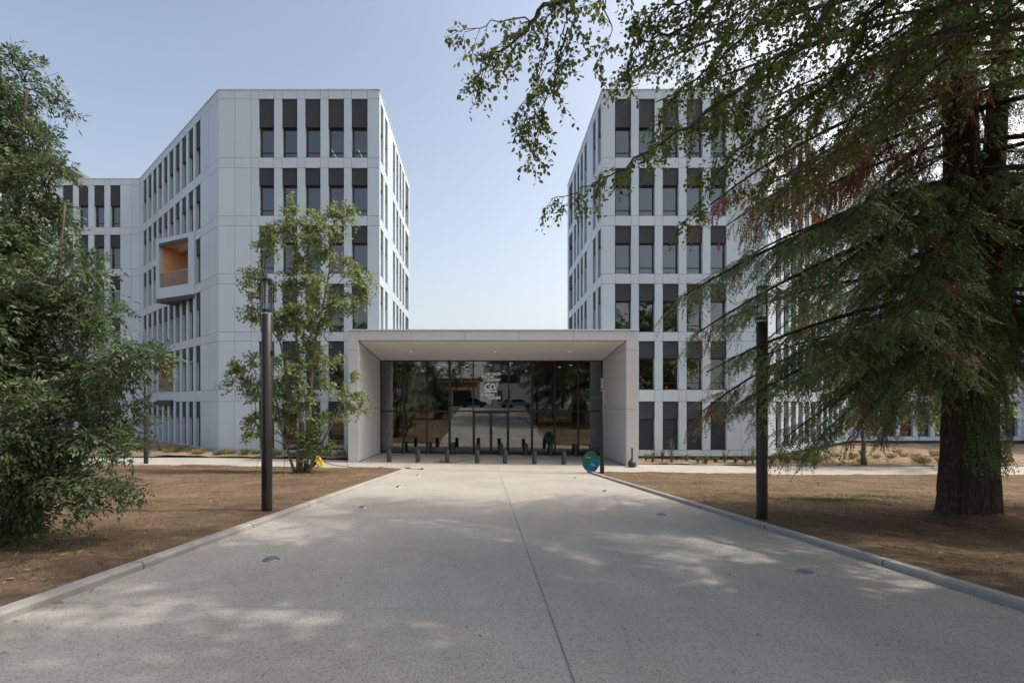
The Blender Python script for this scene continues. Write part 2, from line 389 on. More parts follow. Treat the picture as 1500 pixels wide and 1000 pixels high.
for j in range(len(ys) - 1):
    for i in range(len(xs) - 1):
        k = j * len(xs) + i; g.f.append((k, k + 1, k + len(xs) + 1, k + len(xs))); g.mi.append(0)
tag(g.build('ground', SOIL), kind='structure')
sheet('path', XL, XR, -9, 22.2, 12, 90, 0, PATHM)
sheet('plaza', -60, 60, 22.2, 25.6, 60, 6, .004, PLAZAM)
sheet('plaza', -7.3, 7.7, 25.6, 50, 10, 12, .004, PLAZAM)
sheet('lawn', lambda y: XR(y) + KW, 45, .5, 22.25, 260, 130, .045, SOIL, .05)
sheet('lawn', -45, lambda y: XL(y) - KW, .5, 22.25, 260, 130, .045, SOIL, .05)
sheet('lawn', lambda y: XR(y) + KW, 60, -9, .5, 20, 10, .03, SOIL)
sheet('lawn', -60, lambda y: XL(y) - KW, -9, .5, 20, 10, .03, SOIL)
sheet('planting_bed', 8.2, 60, 25.5, 40, 160, 40, .05, BEDSOIL, .10)
sheet('planting_bed', -60, -7.6, 25.5, 40, 160, 40, .10, BEDSOIL, .10)
ro = sheet('road', -90, 90, -22, -9.2, 10, 3, .01, mat('asphalt', (.06, .06, .062), .9))
# kerb stones
kb = MB()
for sgn, fx in ((-1, XL), (1, XR)):
    y = .3 if sgn < 0 else .9
    while y < 22:
        y1 = min(y + 2.42, 22.15)
        ks = 6
        for k in range(ks):
            ya = y + (y1 - y) * k / ks + (.012 if k == 0 else 0); yb = y + (y1 - y) * (k + 1) / ks - (.012 if k == ks - 1 else 0)
            xa, xb = fx(ya), fx(yb); o_ = sgn * KW; c_ = sgn * .025
            v = []
            for (X, Y) in ((xa, ya), (xb, yb)):
                zt = gz(X, Y)
                v += [(X, Y, zt - .1), (X, Y, zt + .055), (X + c_, Y, zt + .08), (X + o_, Y, zt + .08), (X + o_, Y, zt - .1)]
            fs = [(i, i + 1, i + 6, i + 5) for i in range(4)]
            if k == 0: fs.append((4, 3, 2, 1, 0))
            if k == ks - 1: fs.append((5, 6, 7, 8, 9))
            if sgn < 0: pass
            kb.add(v, fs)
        y = y1
o = kb.build('kerb', KERBM); tag(o, kind='structure')
# joints cut in the slab: thin dark strips lying in the surface
jm = mat('joint_sealant', (.17, .165, .155), .9); j = MB()
def strip(pts, wd):
    for a, b in zip(pts[:-1], pts[1:]):
        d = Vector((b[0] - a[0], b[1] - a[1])).normalized(); q = Vector((-d.y, d.x)) * wd / 2
        j.add([(a[0] + q.x, a[1] + q.y, gz(*a) + .006), (b[0] + q.x, b[1] + q.y, gz(*b) + .006), (b[0] - q.x, b[1] - q.y, gz(*b) + .006), (a[0] - q.x, a[1] - q.y, gz(*a) + .006)], [(3, 2, 1, 0)])
strip([(.54 - .0005 * y, y) for y in np.linspace(-3, 25, 40)], .009)
for yj in (4.05, 12.3): strip([(x, yj + .02 * math.sin(x)) for x in np.linspace(XL(yj), XR(yj), 14)], .0025)
strip([(x, 22.2) for x in np.linspace(-4, 4.8, 6)], .02)
tag(j.build('path_joint', jm), kind='structure')

# litter on the soil
def scatter_soil(n, side, ymax=21.5):
    out = []
    while len(out) < n:
        y = 2.5 + (ymax - 2.5) * rnd.random() ** 1.5; x = rnd.uniform(.3, 14) 
        X = XR(y) + KW + x if side > 0 else XL(y) - KW - x
        out.append((X, y))
    return np.array(out)
for side in (-1, 1):
    pp = scatter_soil(16000, side); z = np.array([gz(a, b) + .05 + .03 * noise.fractal(Vector((a * .7, b * .7, 0)), .8, 2.2, 4) for a, b in pp]) + .008
    pos = np.c_[pp, z]; d = rand_dirs(len(pos)); d[:, 2] *= .25
    L = rng.uniform(.012, .04, len(pos)) * np.where(rng.random(len(pos)) < .03, 3, 1)
    leaf_mesh('soil_litter', pos, d, np.tile([0, 0, 1.], (len(pos), 1)) + rng.normal(0, .3, (len(pos), 3)), L, L * .4, L_DRY if side < 0 else L_DRY, None, 'dia'); tag(list(col.objects)[-1], 'dry straw and wood chips scattered over the brown soil', 'litter', None, 'stuff')
def clods(name, pts, smin, smax, m, label, cat):
    mb = MB()
    for X, Y, z in pts:
        s_ = rnd.uniform(smin, smax); k = 5
        vs = [(X + rnd.uniform(-.3, .3) * s_, Y + rnd.uniform(-.3, .3) * s_, z + s_ * .5)]
        a0 = rnd.random() * 6
        for q in range(k):
            r_ = s_ * rnd.uniform(.5, 1); vs.append((X + math.cos(a0 + q * 1.257) * r_, Y + math.sin(a0 + q * 1.257) * r_, z - .006))
        mb.add(vs, [(0, 1 + q, 1 + (q + 1) % k) for q in range(k)])
    return tag(mb.build(name, m), label, cat, None, 'stuff')
pts = []
for side in (-1, 1):
    for a, b in scatter_soil(2600, side): pts.append((a, b, gz(a, b) + .05 + .03 * noise.fractal(Vector((a * .7, b * .7, 0)), .8, 2.2, 4)))
clods('soil_clods', pts, .012, .04, CLODM, 'small crumbs of brown earth lying on the bare lawn', 'soil')
# small debris on the path
pts = [(rnd.uniform(-3.6, 4.6), 2.5 + 12 * rnd.random() ** 1.6) for _ in range(70)]
clods('path_debris', [(a, b, gz(a, b) + .006) for a, b in pts], .004, .012, CLODM, 'tiny crumbs of dirt and leaf bits on the pale path', 'debris')

tw_ = MB()
for side in (-1, 1):
    for a, b in scatter_soil(170, side, 16):
        L0 = rnd.uniform(.08, .4); an = rnd.uniform(0, 6.28); z0 = gz(a, b) + .075
        p1 = Vector((a, b, z0)); p2 = p1 + Vector((math.cos(an), math.sin(an), rnd.uniform(-.02, .1))) * L0 * .5; p3 = p2 + Vector((math.cos(an + .4), math.sin(an + .4), rnd.uniform(-.08, .02))) * L0 * .5
        tw_.tube([p1, p2, p3], [.006, .005, .002], 4)
tag(tw_.build('fallen_twigs', BARK), 'thin fallen twigs lying about on the bare brown soil', 'twigs', None, 'stuff')
kl = []
for _ in range(520):
    yy_ = 2.2 + 14 * rnd.random() ** 1.5; sd2 = rnd.choice((-1, 1)); off = abs(rnd.gauss(0, .09)) + .01
    if rnd.random() < .22: off = rnd.uniform(.1, 4.2)
    xx_ = XL(yy_) + off if sd2 < 0 else XR(yy_) - off
    kl.append((xx_, yy_, gz(xx_, yy_) + .012))
kl = np.array(kl); kd = rand_dirs(len(kl)); kd[:, 2] *= .25; kL = rng.uniform(.012, .045, len(kl))
tag(leaf_mesh('dry_leaves', kl, kd, np.tile([0, 0, 1.], (len(kl), 1)) + rng.normal(0, .35, (len(kl), 3)), kL, kL * .55, L_DRY, None, 'dia'), 'small dry leaves and crumbs gathered along the kerbs of the path', 'leaf litter', None, 'stuff')

def grass(patches, label, m=None, h=(.04, .12)):
    pos = []
    for (x, y, rx, ry, n) in patches:
        for _ in range(n):
            a = rnd.gauss(x, rx * .5); b = rnd.gauss(y, ry * .5)
            if XL(b) - KW < a < XR(b) + KW and b < 22.2: continue
            pos.append((a, b, gz(a, b) + .045))
    pos = np.array(pos); d = rng.normal(0, .4, (len(pos), 3)); d[:, 2] = 1
    L = rng.uniform(*h, len(pos))
    o = leaf_mesh('grass', pos, norm(d), rand_dirs(len(pos)), L, L * .12 + .003, m or L_SHRUB, None, 'dia')
    return tag(o, label, 'grass', None, 'stuff')
grass([(-7.2, 6.2, 1.6, .9, 900), (-8.2, 7.5, 1.5, .8, 500)], 'low green weeds under the dark ash tree')
grass([(9.3, 12.2, 1.3, .45, 4500), (11, 13.2, 2.2, .5, 1500), (13.4, 10.9, 1.6, .5, 4000), (9, 17.5, .8, .2, 300), (7.8, 16.8, .5, .2, 200), (14.5, 16, .8, .2, 200)], 'thin green grass coming up on the bare soil right of the path', h=(.02, .06))
grass([(-7.7, 19.8, .6, .15, 350), (-9.4, 20.6, .8, .25, 300), (-6.9, 19.2, .3, .2, 160)], 'green grass tufts at the foot of the slender multi-stem tree')
grass([(rnd.uniform(-14, -4.5), rnd.uniform(3, 9), .3, .15, 25) for _ in range(26)] + [(rnd.uniform(5.5, 14), rnd.uniform(3, 20), .3, .15, 25) for _ in range(40)], 'scattered sprigs of grass on the brown soil', h=(.02, .06))

# ------------------------------------------------------------------ facade kit
ZR = 22.4; ZB = [(18.25, 21.83), (14.70, 17.62), (11.17, 14.10), (7.62, 10.56), (4.10, 7.06), (.42, 3.38)]   # window rows, top to bottom
ZLINES = [0.0, .3]                                                                                            # joint lines
for a, b in reversed(ZB): ZLINES += [a - .04, b + .04]
ZLINES = sorted(set([.05] + [v for a, b in ZB for v in (a, b)] + [ZR - .02]))
_wm = {}
def win_meshes(w_, h_, style):
    k = (round(w_, 3), round(h_, 3), style)
    if k in _wm: return _wm[k]
    bh = h_ * {'top': .475, 'mid': .35, 'slat': .36, 'full': .985, 'low': .35}[style]; hb = h_ - bh
    f = MB(); t = .05; y0, y1 = .22, .28
    f.box(.01, .01 + .09, y0, y1, .01, h_ - .01); f.box(w_ - .01 - t, w_ - .01, y0, y1, .01, h_ - .01)
    f.box(.10, w_ - .06, y0, y1, .01, .06); f.box(.10, w_ - .06, y0, y1, h_ - .06, h_ - .01)
    if style != 'full':
        f.box(.10, w_ - .06, y0 - .03, y1, hb - .08, hb); f.box(.10, w_ - .06, y0, y1, hb * .2, hb * .2 + .05)
    f.box(.002, w_ - .002, .12, .30, -.0, .008)
    b = MB(); b.box(.006, w_ - .006, .06, .16, hb, h_ - .003)
    if style == 'slat':
        k_ = int((hb - .05) / .1)
        for i in range(k_):
            z = .04 + i * .1; b.add([(.06, .10, z), (w_ - .06, .10, z), (w_ - .06, .15, z + .09), (.06, .15, z + .09)], [(0, 1, 2, 3)])
    p = MB(); p.add([(.05, .25, .03), (w_ - .03, .25, .03), (w_ - .03, .25, h_ - .03), (.05, .25, h_ - .03)], [(0, 1, 2, 3)])
    r = (f.mesh('window', FRAMEM), b.mesh('blind', [BLIND]), p.mesh('pane', WGLASS), f, b, p); _wm[k] = r; return r

class Building:
    def __init__(s, name, label, base):
        s.root = empty(name, base); tag(s.root, label, 'building', None); s.base = Vector(base); s.wins = []
    def facade(s, p0, p1, wins, skip=(), zmin=0.0, cells=(), blank_u=(), ww=.92, part='wall', zskip=None, styles=None, hide_low=None, plinth=(0, 0)):
        """p0 -> p1 left to right seen from outside; wins: list of (u0, u1); skip: set of (col,row) without a window or panel"""
        p0 = Vector((p0[0], p0[1], 0)); p1 = Vector((p1[0], p1[1], 0)); d = (p1 - p0); L = d.length; d.normalize()
        rz = math.atan2(d.y, d.x); M = Matrix.Translation(p0 - s.base) @ Matrix.Rotation(rz, 4, 'Z')
        tn = []; us = sorted(set([0.0, round(L, 3)] + [round(u, 3) for w_ in wins for u in w_] + [round(b, 3) for b in blank_u]))
        zs = ZLINES; mb = MB(); gp = .009; dep = .34
        for zi in range(len(zs) - 1):
            z0, z1 = zs[zi], zs[zi + 1]
            if z1 <= zmin + .01: continue
            row = next((r for r, (a, b) in enumerate(ZB) if abs(a - z0) < .01), None)
            for ui in range(len(us) - 1):
                u0, u1 = us[ui], us[ui + 1]
                c = next((k for k, w_ in enumerate(wins) if abs(w_[0] - u0) < .01), None)
                if row is not None and c is not None:
                    if (c, row) in skip: continue
                    st = 'top' if row == 0 else ('mid' if row < 5 else (styles or {}).get(c, 'low'))
                    s.wins.append((p0 + d * u0 + Vector((0, 0, z0)), rz, u1 - u0, z1 - z0, st)); continue
                if row is not None and any((k, row) in skip and wins[k][0] - .6 < u0 and u1 < wins[k][1] + .6 and ((k + 1, row) in skip if u0 > wins[k][1] - .02 else (k - 1, row) in skip) for k in range(len(wins))): continue
                if hide_low and hide_low(u0, u1, z0, z1): continue
                mb.box(u0 + gp, u1 - gp, 0, dep, z0 + gp, z1 - gp); tn.append(rnd.random())
        # jambs behind the joints keep daylight out
        o = mb.xf(M).build(part, WHITE, s.root); at_ = o.data.attributes.new('tint', 'FLOAT', 'FACE'); at_.data.foreach_set('value', [t_ for t_ in tn for _ in range(6)])
        cp = MB(); cp.box(-.02, L + .02, -.035, .40, ZR - .02, ZR + .03); cp.xf(M).build('coping', COPING, s.root)
        bs = MB()
        if zmin < .1: bs.box(plinth[0], L - plinth[1], .05, .3, -.5, .055); bs.xf(M).build('plinth', DARK, s.root)
        return M
    def windows(s, limit=98):
        def size(w_):
            p, rz, a, h, st = w_; n = Vector((math.sin(rz), -math.cos(rz), 0)); v = Vector((0, 0, EYE)) - p
            return max(0.001, n.dot(v.normalized())) * a * h / v.length_squared
        s.wins.sort(key=size, reverse=True)
        for p, rz, a, h, st in s.wins[:limit]:
            f, b, g_, *_ = win_meshes(a, h, st)
            o = bpy.data.objects.new('window', f); link(o, s.root); o.location = p - s.base; o.rotation_euler = (0, 0, rz)
            link(bpy.data.objects.new('blind', b), o); link(bpy.data.objects.new('pane', g_), o)
        rest = s.wins[limit:]
        if rest:
            mb = MB()
            for p, rz, a, h, st in rest:
                *_, f, b, g_ = win_meshes(a, h, st); M = Matrix.Translation(p - s.base) @ Matrix.Rotation(rz, 4, 'Z')
                for mi, q in enumerate((f, b, g_)):
                    mb.cur = mi; mb.add([M @ Vector(v) for v in q.v], q.f)
            tag(mb.build('far_windows', [FRAMEM, BLIND, WGLASS], s.root), kind='stuff')
    def shell(s, poly, inset_poly, light_lines=()):
        r = MB(); r.prism([(x - s.base.x, y - s.base.y) for x, y in inset_poly], 21.75, 21.95); r.build('roof', ROOFG, s.root)
        f = MB()
        for z in (.0, 3.55, 7.22, 10.75, 14.28, 17.85): f.prism([(x - s.base.x, y - s.base.y) for x, y in inset_poly], z, z + .25)
        f.build('floor_slab', INT, s.root)

YB = F / 24.0   # 27.92
A = (-16.46, YB); B = (-6.63, YB); D = (-6.9, YB + 12.2); C = (-29.7, 39.0); E = (-37.3, 39.0); G = (-47.5, 30.0)
LB = Building('office_building', 'white six storey office building left of the entrance, with a projecting timber-lined loggia', (-16.46, YB, 0))
# front: windows 379.5..538 px
wf = [((x0 - 320) / 24.0, (x1 - 320) / 24.0) for x0, x1 in ((379.3, 401.4), (413.2, 435.3), (447.0, 469.3), (480.9, 503.7), (515.0, 538.2))]
hl = lambda u0, u1, z0, z1: z1 < 7.2 and u0 > 8.9
LB.facade(A, B, wf, skip={(4, 4), (4, 5)}, blank_u=(1.0, 2.0), hide_low=hl, plinth=(0, .95))
# angled face: C -> A left to right; measured from A
Ld = math.dist(A, C); wo = sorted([(Ld - (3.04 + 1.36 * c + .9), Ld - (3.04 + 1.36 * c)) for c in range(10)])
sk = {(9 - c, 2) for c in (1, 2, 3)} | {(9 - c, 4) for c in (4, 5, 6)}
LB.facade(C, A, wo, skip=sk, blank_u=(Ld - 1.5,))
# side facing right
ws = [(.35, 1.15), (1.72, 2.52), (4.45, 5.25), (5.80, 6.60), (7.15, 7.95), (8.5, 9.3), (10.0, 11.7)]
LB.facade(B, D, ws, zmin=7.1)
wl = [(37.3 - 29.7 - (.0), 0)]
LF = 7.6; wl = [((x0 - 75) / 17.17 + .2, (x1 - 75) / 17.17 + .2) for x0, x1 in ((89, 104), (112, 126.5), (135, 150), (158.5, 173.5))]
LB.facade(E, C, wl, blank_u=(6.9,))
Lg = math.dist(G, E); LB.facade(G, E, [(1.2 + 1.36 * c, 2.1 + 1.36 * c) for c in range(8)])
inset = [(-16.3, YB + .36), (-6.98, YB + .36), (-7.25, 40.0), (-16.4, 54.5), (-50, 54.5), (-48, 30.3), (-37.3, 39.4), (-29.6, 39.4)]
LB.shell(None, inset)
rw = MB(); rw.prism([(x + 16.46, y - YB) for x, y in ((-6.92, 40.13), (-16, 55), (-55, 55), (-47.8, 30), (-47.5, 30.6), (-54, 54.6), (-16.3, 54.6), (-7.35, 40.13))], 0, ZR); rw.build('rear_wall', WHITE, LB.root)
co_ = MB(); co_.prism([(-30 + 16.46, 46 - YB), (-12 + 16.46, 46 - YB), (-12 + 16.46, 54 - YB), (-30 + 16.46, 54 - YB)], .3, 21.7); co_.build('core_wall', INTD, LB.root)
pr = MB()   # dark sloping roof housing seen over the far wing
q = [(-52, 47), (-41.6, 47), (-41.6, 55), (-52, 55)]
zt = lambda x, y: 22 + max(0, min(1, (-36.9 - 4.7 - x) / 4.8)) * 7.5 + 4.6
pr.add([(-52 + 16.46, 47 - YB, 21), (-41.6 + 16.46, 47 - YB, 21), (-41.6 + 16.46, 47 - YB, 26.5), (-46.5 + 16.46, 47 - YB, 29.6), (-52 + 16.46, 47 - YB, 29.6),
        (-52 + 16.46, 55 - YB, 21), (-41.6 + 16.46, 55 - YB, 21), (-41.6 + 16.46, 55 - YB, 26.5), (-46.5 + 16.46, 55 - YB, 29.6), (-52 + 16.46, 55 - YB, 29.6)],
       [(0, 1, 2, 3, 4), (9, 8, 7, 6, 5), (1, 6, 7, 2), (2, 7, 8, 3), (3, 8, 9, 4), (0, 4, 9, 5)])
pr.build('roof_housing', DRKROOF, LB.root)
# lit ceiling strips on the top floors
lm = bpy.data.materials.new('lit_strip'); lm.use_nodes = True; _b = lm.node_tree.nodes['Principled BSDF']; _b.inputs['Emission Color'].default_value = (1, .95, .85, 1); _b.inputs['Emission Strength'].default_value = .55
def strips(bl, lst):
    for x, y, z, L in lst:
        m = MB(); m.box(x - .03 - bl.base.x, x + .03 - bl.base.x, y - bl.base.y, y + L - bl.base.y, z, z + .03); m.build('strip_light', lm, bl.root)
strips(LB, [(-12.1 + 1.41 * k, YB + 1.5, 21.2, 1.2) for k in range(4)] + [(-11.1, YB + 4.5, 21.2, 1.5), (-9.2, YB + 4.5, 21.2, 1.5)])
LB.windows()
REDS = mat('red_sticker', (.6, .03, .03), .5)
def sticker(bl, px, py):
    m = MB(); p = P(px, py, YB) - bl.base; m.cyl((p.x, .215, p.z), (p.x, .225, p.z), .07, n=12); m.build('red_dot', REDS, bl.root)
sticker(LB, 460.5, 227)

# loggias
def loggia_recess(bl, face, u0, u1, z0, z1, depth=1.9, beam=True):
    """timber-lined recess; face = (p0, p1) left to right from outside"""
    p0 = Vector((*face[0], 0)); p1 = Vector((*face[1], 0)); d = (p1 - p0).normalized(); rz = math.atan2(d.y, d.x)
    M = Matrix.Translation(p0 - bl.base) @ Matrix.Rotation(rz, 4, 'Z')
    m = MB(); t = .06
    m.box(u0, u1, depth, depth + t, z0, z1); m.box(u0 - t, u0, .02, depth, z0, z1); m.box(u1, u1 + t, .02, depth, z0, z1)
    m.box(u0, u1, .04, depth, z1 - .08, z1 - .02); m.box(u0, u1, .04, depth, z0 - .0, z0 + .06)
    o = m.xf(M).build('loggia', WOOD, bl.root)
    dk = MB(); n = max(2, int((u1 - u0) / 1.36))
    for i in range(n):
        c = u0 + (i + .5) * (u1 - u0) / n; dk.box(c - .35, c + .35, depth - .03, depth - .005, z0 + .06, z0 + 2.2)
    dk.xf(M).build('window', FRAMEM, o)
    if beam:
        b = MB(); b.box(u0 - .03, u1 + .03, -.03, .12, z1 - .45, z1 + .02); b.xf(M).build('beam', DARK, o)
    ba = MB(); k = int((u1 - u0) / .11)
    ba.box(u0, u1, .06, .10, z0 + 1.05, z0 + 1.09)
    for i in range(k): ba.box(u0 + i * .11, u0 + i * .11 + .012, .07, .09, z0 + .06, z0 + 1.05)
    ba.xf(M).build('balustrade', RAILM, o)
    return o
u1_, u0_ = Ld - 8.48, Ld - 8.48 - 1.36 * 2 - .9
loggia_recess(LB, (C, A), u0_, u1_, 4.10, 7.06)
# the projecting one
dv = Vector((A[0] - C[0], A[1] - C[1], 0)).normalized(); nv = Vector((dv.y, -dv.x, 0))
Q1 = Vector((A[0], A[1], 0)) - dv * 4.05; Q2 = Vector((A[0], A[1], 0)) - dv * 7.95; P2 = Q2 + nv * 1.2; P1 = Q1 + nv * .04
b_ = LB.base; lg = MB()
def wallbox(mb, a, b, z0, z1, th, base):
    d = (b - a).normalized(); n = Vector((-d.y, d.x, 0)) * th
    mb.prism([((a - base).x, (a - base).y), ((b - base).x, (b - base).y), ((b + n - base).x, (b + n - base).y), ((a + n - base).x, (a + n - base).y)], z0, z1)
fa, fb = P2, P1; fd = (fb - fa).normalized(); Lf = (fb - fa).length
wallbox(lg, fa, fb, 10.56, 11.3, .22, b_); wallbox(lg, fa, fb, 14.42, 14.72, .22, b_)
wallbox(lg, fa, fa + fd * .35, 11.3, 14.42, .22, b_); wallbox(lg, fb - fd * .62, fb, 11.3, 14.42, .22, b_)
wallbox(lg, Q2, P2, 10.56, 14.72, .2, b_)
o = lg.build('loggia', WHITE, LB.root)
wd = MB(); inn = -nv * 1.6
X = lambda v: ((v - b_).x, (v - b_).y)
R1 = Q1 + inn; R2 = Q2 + inn; fi = Vector((-fd.y, fd.x, 0)) * .23
wd.prism([X(P2 + fi), X(P1 + fi), X(R1), X(R2)], 14.3, 14.38); wd.prism([X(P2 + fi), X(P1 + fi), X(R1), X(R2)], 11.2, 11.28)
wallbox(wd, R2, R1, 11.28, 14.3, .05, b_); wallbox(wd, R2 + dv * .22, Q2 + nv * .93 + dv * .22, 11.28, 14.3, .05, b_); wallbox(wd, R1, Q1 + fi * .2, 11.28, 14.3, .05, b_)
wd.build('timber_lining', WOOD, o)
dk = MB()
for i in range(3):
    c = R2.lerp(R1, (i + .5) / 3) + nv * .06; wallbox(dk, c - dv * .35, c + dv * .35, 11.28, 13.3, .03, b_)
dk.build('window', FRAMEM, o)
cl = MB(); wallbox(cl, fa + fd * .36, fb - fd * .63, 14.15, 14.41, .06, b_)
cl.build('beam', DARK, o)
ba = MB(); Lb = Lf - .97; k = int(Lb / .1)
for i in range(k):
    p = fa + fd * (.36 + i * .1) + fi * .4; wallbox(ba, p, p + fd * .02, 11.3, 12.3, .02, b_)
p = fa + fd * .36 + fi * .3; wallbox(ba, p, p + fd * Lb, 12.3, 12.35, .05, b_)
ba.build('balustrade', RAILM, o)
un = MB(); un.prism([X(P2 + fd * .1), X(P1), X(Q1 + nv * .0), X(Q2 + dv * .05)], 10.28, 10.555); un.build('canopy', DARK, o)
un = MB(); wallbox(un, Q2 - dv * 4.2 + nv * .12, Q2 - dv * .6 + nv * .12, 3.1, 3.5, .11, b_); un.build('canopy', DARK, LB.root)

# right building
A2 = (17.1, YB); B2 = (6.96, YB); D2 = (7.0, YB + 12.4); C2 = (31.2, 39.4); E2 = (46, 39.4); G2 = (56, 31)
RB = Building('office_building', 'white panelled six storey office building right of the entrance, partly behind the big conifer', (6.96, YB, 0))
wr = [((x0 - CX) / 24 - 6.96, (x1 - CX) / 24 - 6.96) for x0, x1 in ((901, 924.4), (936, 959), (971, 994), (1006, 1029), (1041, 1064))]
RB.facade(B2, A2, wr, skip={(0, 4), (0, 5)}, blank_u=(wr[4][1] + .9, wr[4][1] + 1.9), hide_low=lambda u0, u1, z0, z1: z1 < 7.2 and u1 < 1.9, plinth=(.6, 0), styles={0: 'full', 1: 'slat', 2: 'slat', 3: 'slat', 4: 'slat'})
Lr = math.dist(A2, C2); wro = [(1.2 + 1.36 * c, 2.1 + 1.36 * c) for c in range(11)]
RB.facade(A2, C2, wro, skip={(5, 1), (6, 1), (7, 1), (3, 3), (4, 3)}, blank_u=(.6,))
Lside = math.dist(D2, B2); RB.facade(D2, B2, sorted([(Lside - b, Lside - a) for a, b in ws]), zmin=7.1)
RB.facade(C2, E2, [(1.3 + 1.5 * c, 2.4 + 1.5 * c) for c in range(9)])
RB.facade(E2, G2, [(1.3 + 1.36 * c, 2.2 + 1.36 * c) for c in range(8)])
RB.shell(None, [(7.35, YB + .36), (16.95, YB + .36), (31.0, 39.8), (46.2, 39.8), (56.3, 31.2), (58, 54.5), (16.4, 54.5), (7.4, 40.2)])
rw = MB(); ox, oy = 6.96, YB
rw.prism([(x - ox, y - oy) for x, y in ((7.02, 40.33), (7.45, 40.33), (16.3, 54.6), (58.6, 54.6), (56.3, 31), (56.7, 31), (59.2, 55), (16, 55))], 0, ZR); rw.build('rear_wall', WHITE, RB.root)
co_ = MB(); co_.prism([(12 - ox, 46 - oy), (40 - ox, 46 - oy), (40 - ox, 54 - oy), (12 - ox, 54 - oy)], .3, 21.7); co_.build('core_wall', INTD, RB.root)
loggia_recess(RB, (A2, C2), wro[5][0], wro[7][1], ZB[1][0], ZB[1][1], 2.2)
loggia_recess(RB, (A2, C2), wro[3][0], wro[4][1], ZB[3][0], ZB[3][1], 2.2)
RB.windows()
sticker(RB, 980, 398); sticker(RB, 978, 567)

# ------------------------------------------------------------------ entrance pavilion
YF = 24.65; YG = 29.3; SF = F / YF; SG = F / YG
PV = empty('entrance_pavilion', (0, YG, 0)); tag(PV, 'low pale concrete framed entrance hall with tall dark glass front between the two office buildings', 'building')
def loc(v): return (v[0], v[1] - YG, v[2])
xo0, xi0, xi1, xo1 = (510 - CX) / SF, (525 - CX) / SF, (917.5 - CX) / SF, (935 - CX) / SF
gx0, gx1 = (557.5 - CX) / SG, (882.5 - CX) / SG
zt_, zf = 3.29 + (590 - 483.5) / SF, 3.29 + (590 - 499) / SF
zs_ = 3.29 + (590 - 528) / SG
def side_wall(xa, xi_f, xi_b, z0, z1, gap=.008):
    m = MB()
    poly = [(xa, YF - YG), (xi_f, YF - YG), (xi_b, .15), (xa, .15)]
    if xi_f < xa: poly = poly[::-1]
    m.prism(poly, z0 + gap, z1 - gap); return m
for xa, xf, xb in ((xo0, xi0, gx0), (xo1, xi1, gx1)):
    sm = MB()
    # three storey-high slabs split again along the depth, with open joints
    for z0, z1 in ((-.22, 2.95), (2.95, 6.15), (6.15, zt_ - .02)):
        nseg = 4
        for k in range(nseg):
            ya, yb = (YF - YG) + (4.65 + .1) * k / nseg, (YF - YG) + (4.75) * (k + 1) / nseg
            fa_ = lambda y: xf + (xb - xf) * (y - (YF - YG)) / 4.65
            poly = [(xa, ya + .004), (fa_(ya), ya + .004), (fa_(yb), yb - .004), (xa, yb - .004)]
            if xf < xa: poly = poly[::-1]
            sm.prism(poly, z0 + .006 if z0 > 0 else z0, z1 - .006)
    sm.build('side_wall', WHITE2, PV, bevel=.006)
    ft = MB(); e = .012 if xf > xa else -.012
    ft.add([(xf + e, YF - YG + .02, -.25), (xb + e, 0, -.25), (xb + e, 0, .035 - .015 * xb), (xf + e, YF - YG + .02, .035 - .015 * xf)], [(0, 1, 2, 3)]); ft.build('foot_strip', DARK, PV)  # flat dark strip along the foot of the wall's inner face
fm = MB(); xs_ = [xi0, (602 - CX) / SF, (681 - CX) / SF, (760 - CX) / SF, (840 - CX) / SF, xi1]
for a, b in zip(xs_[:-1], xs_[1:]): fm.box(a + .006, b - .006, YF - YG, YF - YG + .25, zf, zt_ - .02)
fm.build('fascia', WHITE2, PV, bevel=.006)
cp = MB(); cp.box(xo0 - .04, xo1 + .04, YF - YG - .05, YF - YG + .5, zt_ - .015, zt_ + .045); cp.build('coping', COPING, PV)
rf = MB(); rf.box(xo0 + .05, xo1 - .05, YF - YG + .3, 22, zt_ - .3, zt_ - .05); rf.build('roof', ROOFG, PV)
sf = MB(); sf.add([(xi0, YF - YG + .0, zf), (xi1, YF - YG + .0, zf), (gx1, 0, zs_), (gx0, 0, zs_), (xi0, YF - YG, zf + .1), (xi1, YF - YG, zf + .1), (gx1, 0, zs_ + .1), (gx0, 0, zs_ + .1)],
                 [(0, 1, 2, 3), (7, 6, 5, 4)]); sf.build('soffit', SOFFIT, PV)
eg = MB()
for (a, b) in (((xi0, YF - YG, zf), (gx0, 0, zs_)), ((xi1, YF - YG, zf), (gx1, 0, zs_))): eg.tube([a, b], .03, 4)
eg.tube([(xi0, YF - YG + .01, zf + .01), (xi1, YF - YG + .01, zf + .01)], .022, 4)
eg.build('soffit_trim', DARK, PV)
emm = bpy.data.materials.new('downlight'); emm.use_nodes = True; _b = emm.node_tree.nodes['Principled BSDF']; _b.inputs['Emission Color'].default_value = (1, .97, .9, 1); _b.inputs['Emission Strength'].default_value = .8
for px in (602.5, 725, 834.5):
    t = .52; y = YF + 4.65 * t; x = (px - CX) / (F / y); z = zf + (zs_ - zf) * t
    d_ = MB(); d_.lathe([(.035, 0), (.035, -.012), (.02, -.014)], n=14); o = d_.build('downlight', emm, PV); o.location = loc((x, y, z - .002))
